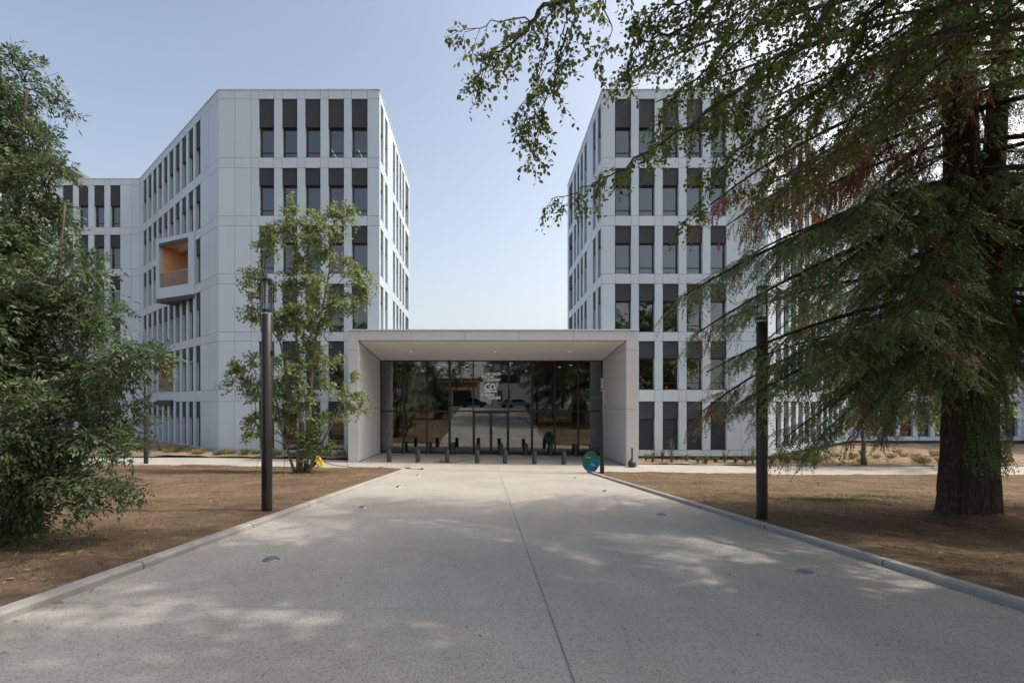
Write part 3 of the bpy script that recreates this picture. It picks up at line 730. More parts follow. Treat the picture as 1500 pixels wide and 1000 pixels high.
# glass wall
mx = [557.5, 591.5, 625, 658.7, 693.3, 745, 779.3, 813, 847, 882.5]; mx = [(v - CX) / SG for v in mx]
ztr = 3.29 + (590 - 602) / SG; zb_ = lambda x: -.015 * x
fr = MB()
for i, x in enumerate(mx):
    w2 = .045 if i not in (3, 6, 0, 9) else .075
    fr.box(x - w2, x + w2, -.09, .09, -.2, zs_ + .02)
for a, b in zip(mx[:-1], mx[1:]):
    fr.box(a + .046, b - .046, -.06, .06, ztr - .045, ztr + .045); fr.box(a + .076, b - .076, -.06, .06, zs_ - .06, zs_)
    if not (abs(a - mx[4]) < .01): fr.box(a + .076, b - .076, -.05, .05, -.2, .16)
fr.build('glazing_frame', FRAMEM, PV)
rl = MB()
for k, (a, b) in enumerate(zip(mx[:-1], mx[1:])):
    if k in (3, 4): continue
    for z in (3.29 - 39.5 / SG, 3.29 - 52 / SG): rl.box(a + .05, b - .05, .10, .13, z - .02, z + .02)
rl.build('inner_rail', mat('rail_steel', (.3, .3, .29), .4, .6), PV)
for k, (a, b) in enumerate(zip(mx[:-1], mx[1:])):
    tilt = rnd.uniform(-.003, .003)
    def pane(x0, x1, z0, z1, par, n='glass_pane'):
        m = MB(); m.add([(x0, tilt * 3, z0), (x1, -tilt * 3, z0), (x1, -tilt * 3, z1), (x0, tilt * 3, z1)], [(0, 1, 2, 3)]); return m.build(n, GLASS, par)
    pane(a + .04, b - .04, ztr + .04, zs_ - .05, PV)
    if k != 4: pane(a + .04, b - .04, .1, ztr - .04, PV)
    else:
        c = (a + b) / 2
        for x0, x1, sg in ((a + .05, c - .01, 1), (c + .01, b - .05, -1)):
            m = MB(); m.box(x0, x0 + .07, -.04, .04, .03, ztr - .05); m.box(x1 - .07, x1, -.04, .04, .03, ztr - .05)
            m.box(x0 + .07, x1 - .07, -.04, .04, .03, .22); m.box(x0 + .07, x1 - .07, -.04, .04, ztr - .15, ztr - .05)
            dr_ = m.build('door', FRAMEM, PV); pane(x0 + .07, x1 - .07, .22, ztr - .15, dr_, 'door_glass')
            hx = x1 - .1 if sg > 0 else x0 + .1
            h = MB(); h.cyl((hx, -.1, .75), (hx, -.1, 1.65), .016, n=8); h.build('handle', MATS['rail_steel'], dr_)
# lobby inside
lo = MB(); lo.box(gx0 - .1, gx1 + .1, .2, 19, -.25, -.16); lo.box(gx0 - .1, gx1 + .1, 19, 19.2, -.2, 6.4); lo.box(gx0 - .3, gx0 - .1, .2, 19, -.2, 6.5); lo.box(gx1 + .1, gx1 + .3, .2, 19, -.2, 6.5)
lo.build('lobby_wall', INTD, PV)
ce = MB(); ce.box(gx0 - .1, gx1 + .1, .2, 19, 6.0, 6.15); ce.build('lobby_ceiling', INT, PV)
cm = MB()
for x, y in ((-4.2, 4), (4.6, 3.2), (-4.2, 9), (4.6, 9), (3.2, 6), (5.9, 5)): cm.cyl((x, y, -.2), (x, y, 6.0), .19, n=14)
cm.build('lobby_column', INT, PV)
for x in (-5.4, -3.4, -1.6, .3, 1.4, 3.0, 4.4, 5.6):
    for y in (1.6, 3.2, 4.9, 6.8, 9.0):
        if rnd.random() < .5: ln_ = MB(); ln_.lathe([(.11, 5.99), (.11, 5.96)], c=(x + rnd.uniform(-.3, .3), y), n=12); ln_.build('ceiling_lamp', lm, PV)
mz = MB(); mz.box(gx0, gx1, 7.5, 7.8, 3.1, 3.4); mz.box(-6.8, -5.2, 9, 9.3, 0, 3); mz.box(2.0, 4.2, 10, 10.8, -.1, 1.1); mz.build('lobby_gallery', INT, PV)

# lettering on the glass
def text_mesh(body, size, M, parent, name, m, sx=.8, off=.012, align='LEFT', bold=.0):
    cu = bpy.data.curves.new('t', 'FONT'); cu.body = body; cu.size = size; cu.offset = off * size; cu.extrude = .002; cu.align_x = align
    ob = bpy.data.objects.new('t', cu); col.objects.link(ob); bpy.context.view_layer.update()
    me = bpy.data.meshes.new_from_object(ob.evaluated_get(bpy.context.evaluated_depsgraph_get())); bpy.data.objects.remove(ob)
    me.transform(M @ Matrix.Diagonal((sx, 1, 1, 1))); me.materials.clear(); me.materials.append(m)
    o = bpy.data.objects.new(name, me); return link(o, parent)
RX = Matrix.Rotation(math.pi / 2, 4, 'X')
def gp_(zx, zy):   # point on the glass from the zoomed crop of the lettering
    px, py = 690 + zx / 15.38, 535 + zy / 15.38
    return ((px - CX) / SG, -.03, 3.29 + (590 - py) / SG)
for body, x0, x1, y in (('AGIR CHAQUE', 322, 664, 218), ('JOUR DANS', 228, 512, 286), ('VOTRE INTÉRÊT', 275, 664, 355), ('ET CELUI DE', 228, 520, 690), ('LA SOCIÉTÉ', 380, 664, 758)):
    a = gp_(x0, y); b = gp_(x1, y); sz = 50 / 15.38 / SG / .69
    o = text_mesh(body, sz, Matrix.Identity(4), PV, 'lettering', WHTXT, sx=1, off=.045)
    xsv = [v.co.x for v in o.data.vertices]; k = (b[0] - a[0]) / (max(xsv) - min(xsv))
    o.data.transform(Matrix.Translation((a[0], a[1], a[2])) @ RX @ Matrix.Diagonal((k, 1, 1, 1)) @ Matrix.Translation((-min(xsv), 0, 0)))
def ribbon(mb, pts, ws_):
    L_ = []; R_ = []
    for i, p in enumerate(pts):
        a = Vector(pts[max(0, i - 1)]); b = Vector(pts[min(len(pts) - 1, i + 1)]); d = (b - a).normalized(); n = Vector((-d.y, d.x)) * ws_[i] / 2
        L_.append((p[0] + n.x, p[1] + n.y)); R_.append((p[0] - n.x, p[1] - n.y))
    vs = [gp_(*q) for q in L_ + R_]; k = len(pts); mb.add(vs, [(i, i + 1, k + i + 1, k + i) for i in range(k - 1)])
lgm = MB()
cpts = [(432, 408), (395, 408), (355, 424), (325, 450), (310, 482), (314, 515), (338, 538), (380, 547), (430, 544), (480, 530), (530, 508), (575, 478), (612, 440)]
ribbon(lgm, cpts, [14, 24, 28, 30, 32, 32, 32, 30, 28, 26, 24, 20, 10])
lgm.v = [(x, y - .004, z) for x, y, z in lgm.v]
l2 = MB(); ribbon(l2, [(428, 512), (455, 460), (484, 404)], [30, 30, 30]); ribbon(l2, [(478, 404), (520, 404)], [12, 12]); ribbon(l2, [(498, 404), (530, 478), (562, 552)], [30, 32, 34])
ribbon(l2, [(545, 438), (582, 416), (616, 392)], [16, 18, 18]); ribbon(l2, [(300, 585), (590, 585)], [30, 30])
lgm.add(l2.v, l2.f); lgm.build('logo', WHTXT, PV)

# ------------------------------------------------------------------ bollards
def mk_bollard():
    m = MB(); m.lathe([(.128, -.06), (.128, .70), (.118, .72), (.0, .722)], n=24); o = m.build('bollard', BOLL); smooth_by_angle(o); return o
bo = None
for i, px in enumerate((570, 612, 655, 699, 740, 783, 826)):
    y = YF + .35; x = (px - CX) / (F / y)
    o = mk_bollard() if bo is None else bo.copy()
    if bo is None: bo = o
    else: col.objects.link(o)
    o.location = (x, y, gz(x, y) - .01)
    lab = ['front row bollard nearest the left wall of the entrance', 'second bollard from the left in the front row before the entrance', 'third front row bollard from the left, beside the yellowish hose fitting', 'middle bollard of the front row of seven before the entrance doors',
           'third bollard from the right in the front row before the entrance', 'second bollard from the right in the front row before the entrance', 'front row bollard nearest the round green sign'][i]
    tag(o, lab, 'bollard', 'dark bollards in the front row before the entrance')
for i, zx in enumerate((304, 424, 543, 667, 780, 902, 1024, 1146)):
    y = YG - .35; x = (500 + zx / 3.333 - CX) / (F / y); o = bo.copy(); col.objects.link(o); o.location = (x, y, gz(x, y) - .01)
    lab = ['back row bollard nearest the left end of the glass front', 'second bollard from the left in the back row against the glass', 'third bollard from the left in the back row against the glass', 'back row bollard just left of the glass doors',
           'back row bollard just right of the glass doors', 'third bollard from the right in the back row against the glass', 'second bollard from the right in the back row against the glass', 'back row bollard nearest the right end of the glass front'][i]
    tag(o, lab, 'bollard', 'dark bollards in the back row at the glass')

# ------------------------------------------------------------------ lamps
def mk_lamp():
    r = empty('street_lamp'); H = 4.6; R = .099
    p = MB(); p.lathe([(R, -.15), (R, H - .70), (R - .004, H - .695)], n=32); smooth_by_angle(p.build('pole', POLEM, r))
    c = MB(); c.lathe([(R + .003, H - .695), (R + .003, H - .665)], n=32); smooth_by_angle(c.build('ring', mat('lamp_ring', (.5, .5, .5), .3, .8), r))
    c = MB(); c.lathe([(R - .004, H - .663), (R - .004, H - .60)], n=32); smooth_by_angle(c.build('collar', POLEM, r))
    g_ = MB(); g_.lathe([(R - .003, H - .60), (R - .003, H - .045)], n=32); g_.f = g_.f[:-2]; g_.mi = g_.mi[:-2]; g_.build('lamp_glass', LGLASS, r, smooth=True)
    k = MB()
    for i in range(9): k.lathe([(.012, H - .60 + i * .055), (.03, H - .585 + i * .055), (.012, H - .55 + i * .055)], n=16)
    k.build('reflector', mat('reflector', (.8, .82, .84), .5, .0), r, smooth=True)
    c = MB(); c.lathe([(R + .002, H - .05), (R + .004, H - .04), (R + .004, H), (R - .01, H + .008)], n=32); smooth_by_angle(c.build('cap', POLEM, r))
    s_ = MB(); s_.lathe([(.028, -.05), (.034, 0), (.034, .05), (.02, .06)], n=12); o = s_.build('sensor', BLACKR, r); o.location = (R + .02, 0, H - 1.45)
    d = MB(); d.box(-.045, .045, -R - .004, -R + .02, .5, .95); d.build('access_door', POLEM, r)
    return r
lp = mk_lamp()
lpos = [(P(391, 0, F / 74.6).x, F / 74.6, 'tall black post lamp on the left kerb in front of the multi-stem tree'),
        (P(1116, 0, F / 74.6).x, F / 74.6, 'tall black post lamp on the right kerb before the redwood branches'),
        (P(882, 0, F / 31).x, F / 31, 'black post lamp beside the round green and blue sign'),
        (-17.2, 23.0, 'black post lamp by the far walkway, its head hidden in the ash leaves')]
for i, (x, y, lab) in enumerate(lpos):
    o = lp if i == 0 else copy_tree(lp)
    o.location = (x, y, gz(x, y)); o.rotation_euler = (0, 0, 0 if i != 1 else math.pi); tag(o, lab, 'street lamp', 'black cylindrical post lamps')

# ------------------------------------------------------------------ ground spots
steel = mat('spot_steel', (.3, .3, .32), .45, .8); lens = mat('spot_lens', (.16, .17, .2), .4)
def mk_spot():
    r = empty('ground_light'); m = MB(); m.lathe([(.1, 0), (.085, .022), (.07, .026)], n=28); smooth_by_angle(m.build('rim', steel, r), 20)
    m = MB(); m.lathe([(.068, .026), (.06, .034), (.03, .037)], n=28); m.build('lens', lens, r, smooth=True); return r
spt = mk_spot()
SL = [('left', 397, 820, 'nearest'), ('left', 532, 743, 'second nearest'), ('left', 584, 713, 'third nearest'), ('left', 612.5, 696.5, 'farthest'),
      ('right', 1180, 839, 'nearest'), ('right', 969, 754, 'second nearest'), ('right', 887, 719, 'third nearest'), ('right', 843.5, 700, 'farthest')]
for i, (sd_, px, py, w_) in enumerate(SL):
    x = -2.7 if sd_ == 'left' else 3.9
    for _ in range(6):
        s_ = (py - 645) / (1.5 + .015 * x); x = (px - CX) / s_
    y = F / s_; o = spt if i == 0 else copy_tree(spt); o.location = (x, y, gz(x, y) + .001)
    tag(o, f'{w_} of four small round ground lights along the left of the path'.replace('left', sd_), 'ground light', 'round ground lights set in the path')

# ------------------------------------------------------------------ sign
x = (866 - CX) / 30.7; y = F / 30.7; sg = empty('sign', (x, y, gz(x, y))); tag(sg, 'round overlapping green and blue sign on two short feet beside the lamp post', 'sign')
GRN = mat('sign_green', (.008, .13, .075), .35); BLU = mat('sign_blue', (.0, .17, .31), .35)
def egg(cx, cz, pts, th, y0, m, name):
    mb = MB(); n = len(pts); mb.add([(cx + a, y0, cz + b) for a, b in pts] + [(cx + a, y0 + th, cz + b) for a, b in pts], [tuple(range(n)), tuple(range(2 * n - 1, n - 1, -1))] + [((i + 1) % n, i, n + i, n + (i + 1) % n) for i in range(n)])
    return mb.build(name, m, sg, bevel=.006)
k = 13.636; S2 = 30.7
def sp(zx, zy): return ((840 + zx / k - 866) / S2, (691 - (645 + zy / k)) / S2 + .0)
def spline(pts, n=6):
    out = []; m = len(pts)
    for i in range(m):
        p0, p1, p2, p3 = (Vector(pts[(i + q) % m]) for q in (-1, 0, 1, 2))
        for j_ in range(n):
            t = j_ / n; out.append(tuple(.5 * ((2 * p1) + (p2 - p0) * t + (2 * p0 - 5 * p1 + 4 * p2 - p3) * t * t + (3 * p1 - p0 - 3 * p2 + p3) * t ** 3)))
    return out
gpts = [sp(*q) for q in ((180, 360), (225, 265), (290, 210), (365, 190), (430, 215), (470, 265), (505, 350), (512, 430), (490, 520), (430, 585), (350, 590), (265, 580), (205, 520), (180, 440))]
bpts = [sp(*q) for q in ((270, 560), (275, 470), (305, 395), (360, 345), (430, 335), (490, 350), (515, 400), (512, 470), (480, 530), (435, 585), (350, 590), (285, 588))]
egg(0, 0, spline(gpts)[::-1], .05, 0, GRN, 'green_panel'); egg(0, 0, spline(bpts)[::-1], .03, -.032, BLU, 'blue_panel')
for zx in (278, 422):
    m = MB(); a = sp(zx, 600)[0]; m.box(a - .025, a + .025, .0, .05, -.02, .09); m.build('foot', steel, sg)
for body, zx, zy, h in (('♦', 258, 282, 22), ('Accueil', 258, 325, 24), ('♦', 350, 420, 16), ('Bâtiment', 340, 460, 20), ('Entrée', 384, 484, 15)):
    if body == '♦':
        m = MB(); a = sp(zx, zy); m.add([(a[0], -.034, a[1] - .01), (a[0] + .012, -.034, a[1] + .005), (a[0], -.034, a[1] + .02), (a[0] - .012, -.034, a[1] + .005)], [(0, 1, 2, 3)]); m.build('arrow_mark', WHTXT, sg); continue
    a = sp(zx, zy); text_mesh(body, h / k / S2 * 1.2, Matrix.Translation((a[0], -.036 if zx > 300 or zy > 400 else -.004, a[1])) @ RX, sg, 'lettering', WHTXT, sx=1)

# ------------------------------------------------------------------ ash urn, hose fitting, bar, cable, sack
x = (926 - CX) / 27.55; y = F / 27.55
m = MB(); m.lathe([(.17, 0), (.205, .06), (.21, .2), (.20, .27), (.12, .36), (.065, .44), (.045, .52), (.042, .98), (.07, 1.0), (.07, 1.03), (.03, 1.035)], n=28)
o = m.build('ash_urn', mat('urn_plastic', (.045, .045, .05), .55)); smooth_by_angle(o, 30); o.location = (x, y, gz(x, y) + .005); o.scale = (1, 1, .97)
tag(o, 'dark long-necked ash urn standing by the right corner of the entrance', 'ash urn')
def on(px, py, X=0):
    X = X or -4
    for _ in range(8):
        s_ = (py - HY) / (EYE - .0 + .015 * X) if py < 688 else (py - 645) / (1.5 + .015 * X); X = (px - CX) / s_
    return Vector((X, F / s_, gz(X, F / s_)))
a = on(592, 686.2); b = on(620, 687.6)
m = MB(); m.tube([a + Vector((0, 0, .03)), a.lerp(b, .35) + Vector((0, 0, .03))], .028, 8); m.build('warning_bar', BLACKR)
wb = [o for o in col.objects if o.name == 'warning_bar'][0]; tag(wb, 'thin black and yellow bar lying on the plaza near the left kerb end', 'bar')
m = MB(); m.tube([a.lerp(b, .35) + Vector((0, 0, .03)), a.lerp(b, .85) + Vector((0, 0, .03))], .022, 8); m.build('yellow_sleeve', YEL, wb)
m = MB(); m.tube([a.lerp(b, .85) + Vector((0, 0, .03)), b + Vector((0, 0, .03))], .028, 8); m.build('end_grip', BLACKR, wb)
pts = [on(px, py) + Vector((0, 0, .02)) for px, py in ((474, 676), (484, 680), (496, 682.5), (508, 683.5), (520, 685), (535, 685.3), (548, 686.5), (556, 685.6), (561, 684.6), (554, 684.8), (551, 686.3), (560, 686.6), (566, 685.8))]
m = MB(); m.tube(pts, .014, 6); tag(m.build('cable', BLACKR, smooth=True), 'thin dark cable trailing over the walkway from the multi-stem tree', 'cable')
pts = [on(636, 677.2) + Vector((0, 0, .015)), on(642, 676.4) + Vector((0, 0, .015)), on(648, 677.6) + Vector((0, 0, .015)), on(653, 676.6) + Vector((0, 0, .015)), on(660, 677.5) + Vector((0, 0, .015)), on(678, 675.2) + Vector((0, 0, .015)), on(697, 672.5) + Vector((0, 0, .015))]
m = MB(); m.tube(pts, .013, 6); tag(m.build('hose', BLACKR, smooth=True), 'thin dark hose lying on the plaza by the third front bollard', 'hose')
q = on(646.5, 676.5); rt = empty('hose_fitting', q); tag(rt, 'small yellowish hose fitting on the plaza left of the third front bollard', 'hose fitting')
FT = mat('brass_fitting', (.3, .27, .13), .6)
m = MB(); m.box(-.13, .13, -.07, .07, .0, .05); m.build('base_plate', FT, rt, bevel=.01)
m = MB(); m.cyl((-.05, 0, .05), (-.05, 0, .17), .045, n=12); m.cyl((.06, 0, .05), (.06, 0, .14), .035, n=12); m.build('coupling', FT, rt, bevel=.006)
q = on(467, 684) ; sr = empty('yellow_sack', q); tag(sr, 'crumpled bright yellow plastic cover beside the foot of the multi-stem tree', 'cover')
m = MB(); n1 = 12; prof = [(.02, .0), (.13, .06), (.17, .18), (.14, .32), (.11, .44), (.08, .52), (.03, .55)]
for r_, z_ in prof:
    for i in range(n1):
        t = 2 * math.pi * i / n1; rr = r_ * (1 + .3 * math.sin(3 * t + z_ * 9) + rnd.uniform(-.12, .12)); m.v.append((rr * math.cos(t) + .05 * math.sin(z_ * 7), rr * .7 * math.sin(t), z_))
for j_ in range(len(prof) - 1):
    for i in range(n1): m.f.append((j_ * n1 + i, j_ * n1 + (i + 1) % n1, (j_ + 1) * n1 + (i + 1) % n1, (j_ + 1) * n1 + i)); m.mi.append(0)
m.build('cover', YEL, sr)
m = MB(); m.cyl((-.3, -.02, .11), (-.3, .05, .11), .11, n=14); m.box(-.34, .1, .02, .12, .1, .24); m.build('wheel_base', BLACKR, sr, bevel=.01)

# ------------------------------------------------------------------ trees
def jit(p, s): return (p[0] + rnd.gauss(0, s), p[1] + rnd.gauss(0, s), p[2] + rnd.gauss(0, s))
# left ash
YA = 6.6; bx = P(52, 0, YA).x
def blobp(px, py, rpx, rpy, Y, n): 
    c = P(px, py, Y); s_ = F / Y; return (tuple(c), (rpx / s_, max(.5, (rpx + rpy) / 2 / s_ * .9), rpy / s_), n)
ab = [blobp(20, 150, 40, 45, 6.8, 16), blobp(50, 120, 24, 28, 6.6, 8), blobp(20, 250, 60, 50, 6.6, 26), blobp(80, 270, 52, 36, 6.6, 20), blobp(-60, 240, 80, 90, 6.9, 24), blobp(50, 350, 66, 46, 6.7, 28), blobp(140, 392, 32, 22, 6.5, 9),
      blobp(0, 440, 80, 55, 6.6, 34), blobp(110, 450, 70, 42, 6.4, 30), blobp(-90, 430, 80, 110, 6.8, 26), blobp(30, 540, 95, 55, 6.4, 44), blobp(150, 540, 70, 38, 6.4, 26), blobp(225, 530, 48, 22, 6.3, 14), blobp(130, 610, 80, 40, 6.2, 30), blobp(178, 640, 36, 18, 6.2, 8),
      blobp(0, 640, 80, 60, 6.2, 38), blobp(90, 690, 80, 35, 6.0, 30), blobp(150, 700, 38, 24, 6.0, 9), blobp(15, 745, 50, 34, 6.0, 22), blobp(-90, 640, 80, 110, 6.5, 24), blobp(80, 728, 30, 20, 6.0, 6), blobp(-10, 470, 60, 140, 5.6, 24), blobp(40, 620, 60, 90, 5.5, 22)]
ab = [((c[0] - .15, c[1], c[2]), (r[0] * .80, r[1] * .8, r[2] * (.86 if i > 4 else 1.0)), max(3, int(n * (.66 if i > 4 else .62)))) for i, (c, r, n) in enumerate(ab)]
ab += [blobp(25, 205, 45, 40, 6.7, 12), blobp(-30, 150, 40, 60, 6.7, 9), blobp(15, 380, 50, 50, 6.3, 18), blobp(20, 480, 55, 50, 6.2, 18)]
base = Vector((bx, YA, gz(bx, YA) - .02))
stems = [([base, P(46, 640, YA), P(34, 500, YA + .1), P(22, 380, YA), P(28, 250, YA), P(40, 130, YA)], .10, .015), ([P(44, 620, YA), P(-30, 480, YA + .2), P(-60, 330, YA + .2)], .06, .015), ([P(36, 520, YA), P(85, 420, YA), P(95, 300, YA)], .05, .012)]
ash_fn = lambda p, d, n: compound(p, d, n, .18 * rng.uniform(.7, 1.2, len(p)), 3, .078, .028, .85, .35)
blob_tree('ash_tree', 'dense dark green ash tree branching to the ground at the left edge', 'tree', base, stems, ab, 5, 6, .30, None, BARK, leafmat=L_ASH, br=.012, leaf_fn=ash_fn)

# slender multi-stem tree
YM = 20.6; base = on(438, 694); base.z -= .03; YM = base.y
mb_ = [blobp(430, 325, 42, 22, YM, 13), blobp(500, 320, 22, 26, YM, 6), blobp(392, 345, 22, 24, YM, 6), blobp(470, 355, 34, 26, YM, 12), blobp(520, 385, 20, 24, YM, 5), blobp(385, 400, 26, 32, YM, 9), blobp(440, 400, 36, 30, YM, 15), blobp(490, 420, 34, 34, YM, 12),
       blobp(370, 465, 20, 30, YM, 5), blobp(415, 465, 38, 34, YM, 15), blobp(470, 470, 32, 34, YM, 12), blobp(520, 430, 14, 20, YM, 3), blobp(365, 545, 24, 26, YM, 9), blobp(415, 545, 34, 34, YM, 14), blobp(465, 540, 30, 30, YM, 10), blobp(375, 600, 22, 20, YM, 5), blobp(425, 600, 30, 20, YM, 7),
       blobp(510, 580, 26, 24, YM, 8), blobp(490, 615, 26, 18, YM, 6), blobp(385, 640, 10, 12, YM, 2), blobp(475, 655, 14, 10, YM, 3), blobp(350, 560, 12, 14, YM, 3), blobp(408, 625, 12, 16, YM, 2), blobp(440, 640, 22, 16, YM, 4), blobp(400, 580, 26, 26, YM, 7), blobp(455, 585, 24, 22, YM, 6), blobp(445, 490, 24, 40, YM, 9), blobp(375, 620, 14, 16, YM, 3)]
st = [([base, P(440, 620, YM), P(436, 520, YM), P(430, 420, YM), P(432, 330, YM)], .115, .02), ([base + Vector((.25, .1, 0)), P(452, 610, YM), P(462, 500, YM), P(480, 410, YM), P(498, 330, YM)], .11, .018),
      ([base + Vector((-.15, 0, 0)), P(415, 640, YM), P(400, 560, YM), P(385, 450, YM), P(390, 350, YM)], .065, .015), ([base + Vector((.3, 0, 0)), P(468, 655, YM), P(492, 610, YM), P(512, 570, YM)], .09, .02), ([base + Vector((0, .2, 0)), P(432, 600, YM + .4), P(410, 500, YM + .4), P(372, 450, YM + .3)], .07, .015)]
mt = blob_tree('multi_stem_tree', 'slender tree with several pale stems and airy foliage in front of the left building', 'tree', base, st, mb_, 9, 8, .5, (.16, .13), BARKP, leafmat=L_MAPLE, br=.018, twig_r=.006, tmpl='lobe')
gw = MB()
for a, b in (((412, 560), (372, 697)), ((452, 560), (512, 687)), ((430, 500), (415, 700))):
    gw.tube([P(*a, YM) - base, P(*b, on(b[0], b[1]).y) - base], .008, 4)
gw.build('guy_wire', DARK, mt)
wr_ = MB(); wr_.tube([P(441, 688, YM - .1) - base, P(443, 618, YM - .1) - base], .075, 10); wr_.build('stake', BARK, mt)

# big conifer
YR = 9.1; rb = Vector((P(1424, 0, YR).x, YR, 0)); rb.z = gz(rb.x, rb.y) - .03
RW = empty('redwood_tree', rb); tag(RW, 'huge redwood conifer with fluted trunk and drooping sprays, some of them dead and rust brown', 'tree')
def trunk_mesh():
    m = MB(); n = 110
    H = 17.0; rows = 130
    def cxy(z):  # lean of the left leader
        return Vector((-.08 - .03 * max(0, z - 2.6), 0))
    for j_ in range(rows + 1):
        z = H * (j_ / rows) ** 1.35
        r = .37 + .02 * math.exp(-z * 2.5) + .05 * math.exp(-z * .35); r *= max(.12, 1 - z / 22)
        for i in range(n):
            t = 2 * math.pi * i / n
            q = Vector((math.cos(t) * 2.2, math.sin(t) * 2.2, z * .22))
            rid = abs(noise.noise(q * 2.4 + Vector((0, 0, 4)))) * .16 + abs(noise.noise(Vector((math.cos(t) * 9, math.sin(t) * 9, z * .8)))) * .055 + noise.noise(Vector((math.cos(t) * 14, math.sin(t) * 14, z * 5))) * .02
            rr = r * (.93 + rid * 1.6) * (1 + .10 * math.cos(2 * t + .3) * math.exp(-z * .3)) * (1 + .14 * max(0, math.sin(5 * t + 1)) ** 2 * math.exp(-z * 3))
            c = cxy(z); m.v.append((c.x + rr * math.cos(t), c.y + rr * math.sin(t), z))
    for j_ in range(rows):
        for i in range(n): m.f.append((j_ * n + i, j_ * n + (i + 1) % n, (j_ + 1) * n + (i + 1) % n, (j_ + 1) * n + i)); m.mi.append(0)
    return m
trunk_mesh().build('trunk', BARKR, RW, smooth=True)
t2 = MB(); pts = [Vector((.1, .0, 1.8)), Vector((.17, .03, 3)), Vector((.3, .05, 4.5)), Vector((.48, .05, 7)), Vector((.62, 0, 10)), Vector((.66, 0, 15))]
dn = []; rs = []
for i in range(5):
    for q in range(14): dn.append(pts[i].lerp(pts[i + 1], q / 14)); rs.append(.30 * (1 - (i + q / 14) / 7))
t2.tube(dn, rs, 40); t2.v = [tuple(Vector(v) + Vector((noise.noise(Vector((v[0] * 11, v[1] * 11, v[2] * .8))), noise.noise(Vector((v[0] * 11, v[1] * 11, v[2] * .8 + 9))), 0)) * .05) for v in t2.v]
t2.build('second_stem', BARKR, RW, smooth=True)
limbs = []   # (start, mid, end) local, dead fraction, density
def limb_px(y0, tip, Yt, dead=0.0, dens=1.0, xs=1415, lift=0.0):
    a = P(xs, y0, YR) - rb; c = P(tip[0], tip[1], Yt) - rb; b = a.lerp(c, .55) + Vector((rnd.gauss(0, .12), rnd.gauss(0, .25), lift + .52 + rnd.gauss(0, .12))); limbs.append((a, b, c, dead, dens, max(.014, .0085 * (c - a).length)))
# green drooping tiers toward the path
for y0, tip, Yt in ((300, (1003, 432), 8.6), (345, (1015, 492), 8.9), (330, (1060, 400), 9.6), (380, (1060, 470), 9.9), (400, (1035, 545), 8.6), (420, (1025, 605), 9.2), (440, (1085, 590), 8.4), (450, (1120, 520), 8.2), (470, (1095, 600), 10.4),
                    (450, (1150, 640), 9.0), (470, (1185, 655), 9.8), (480, (1215, 600), 8.4), (500, (1255, 640), 8.8), (500, (1290, 660), 10), (300, (1150, 360), 8.2), (350, (1200, 420), 7.9), (400, (1240, 500), 7.8), (260, (1230, 330), 8.0), (430, (1300, 560), 7.8),
                    (340, (1130, 440), 11.0), (400, (1180, 530), 11.2), (440, (1160, 570), 11.6), (250, (1180, 390), 10.6), (460, (1270, 590), 11.3), (300, (1290, 400), 11.2), (380, (1320, 470), 7.2), (440, (1345, 560), 7.4), (360, (1250, 460), 9.0)):
    limb_px(y0 - 40 if y0 < 360 else y0 + 25, tip, Yt, 0.07, 1.2, lift=.05)
for y0, tip, Yt in ((330, (1330, 430), 7.9), (300, (1290, 370), 8.3), (380, (1370, 500), 7.9), (420, (1300, 520), 8.4), (360, (1360, 420), 7.7), (470, (1390, 590), 8.1), (440, (1180, 480), 12.2), (400, (1120, 500), 12.0), (480, (1220, 575), 12.4), (500, (1340, 610), 10.8)):
    limb_px(y0 - 50, tip, Yt, .03, 1.15, lift=.1)
# half dead upper ones, long and bare
for y0, tip, Yt, dead in ((150, (1040, 300), 8.8, .85), (195, (1065, 330), 9.3, .75), (235, (1110, 330), 9.6, .8), (120, (1130, 210), 9.0, .5), (175, (1140, 290), 8.2, .6), (90, (1180, 160), 8.6, .5), (60, (1250, 120), 9.6, .6), (200, (1200, 290), 10.2, .6)):
    limb_px(y0 - 30, tip, Yt, dead, 1.05, lift=.0)
for y0, tip, Yt in ((40, (1330, 110), 8.6), (30, (1400, 120), 8.4), (90, (1390, 200), 8.3)): limb_px(y0, tip, Yt, .8, 1.0)
for y0, tip, Yt in ((20, (900, 120), 11.5), (60, (960, 150), 10.8)): limb_px(y0 - 60, tip, Yt, .05, .35)
# everywhere else round the stem
for i in range(112):
    z = rnd.uniform(3.6, 16.0); az = rnd.uniform(0, 2 * math.pi)
    if math.cos(az) < -.55 and z < 8.3: continue
    if math.sin(az) < -.75 and z < 5.0: continue
    Lm = rnd.uniform(2.6, 4.4) * (1 - .28 * z / 17) + .5
    a = Vector((0, 0, z)); c = a + Vector((math.cos(az) * Lm, math.sin(az) * Lm, -Lm * rnd.uniform(.25, .5) if z < 10 else -Lm * .15)); limbs.append((a, a.lerp(c, .5) + Vector((0, 0, .25)), c, .06, .85, .014 * Lm))
for i in range(26):   # right of the trunk, low
    z = rnd.uniform(3.2, 7.5); az = rnd.uniform(-.8, .9); Lm = rnd.uniform(1.6, 3.6); a = Vector((.15, 0, z)); c = a + Vector((math.cos(az) * Lm, math.sin(az) * Lm, -Lm * rnd.uniform(.25, .5))); limbs.append((a, a.lerp(c, .5) + Vector((0, 0, .2)), c, .03, 1.1, .014 * Lm))
bb = MB(); S1 = []; D1 = []; L1 = []; DD = []
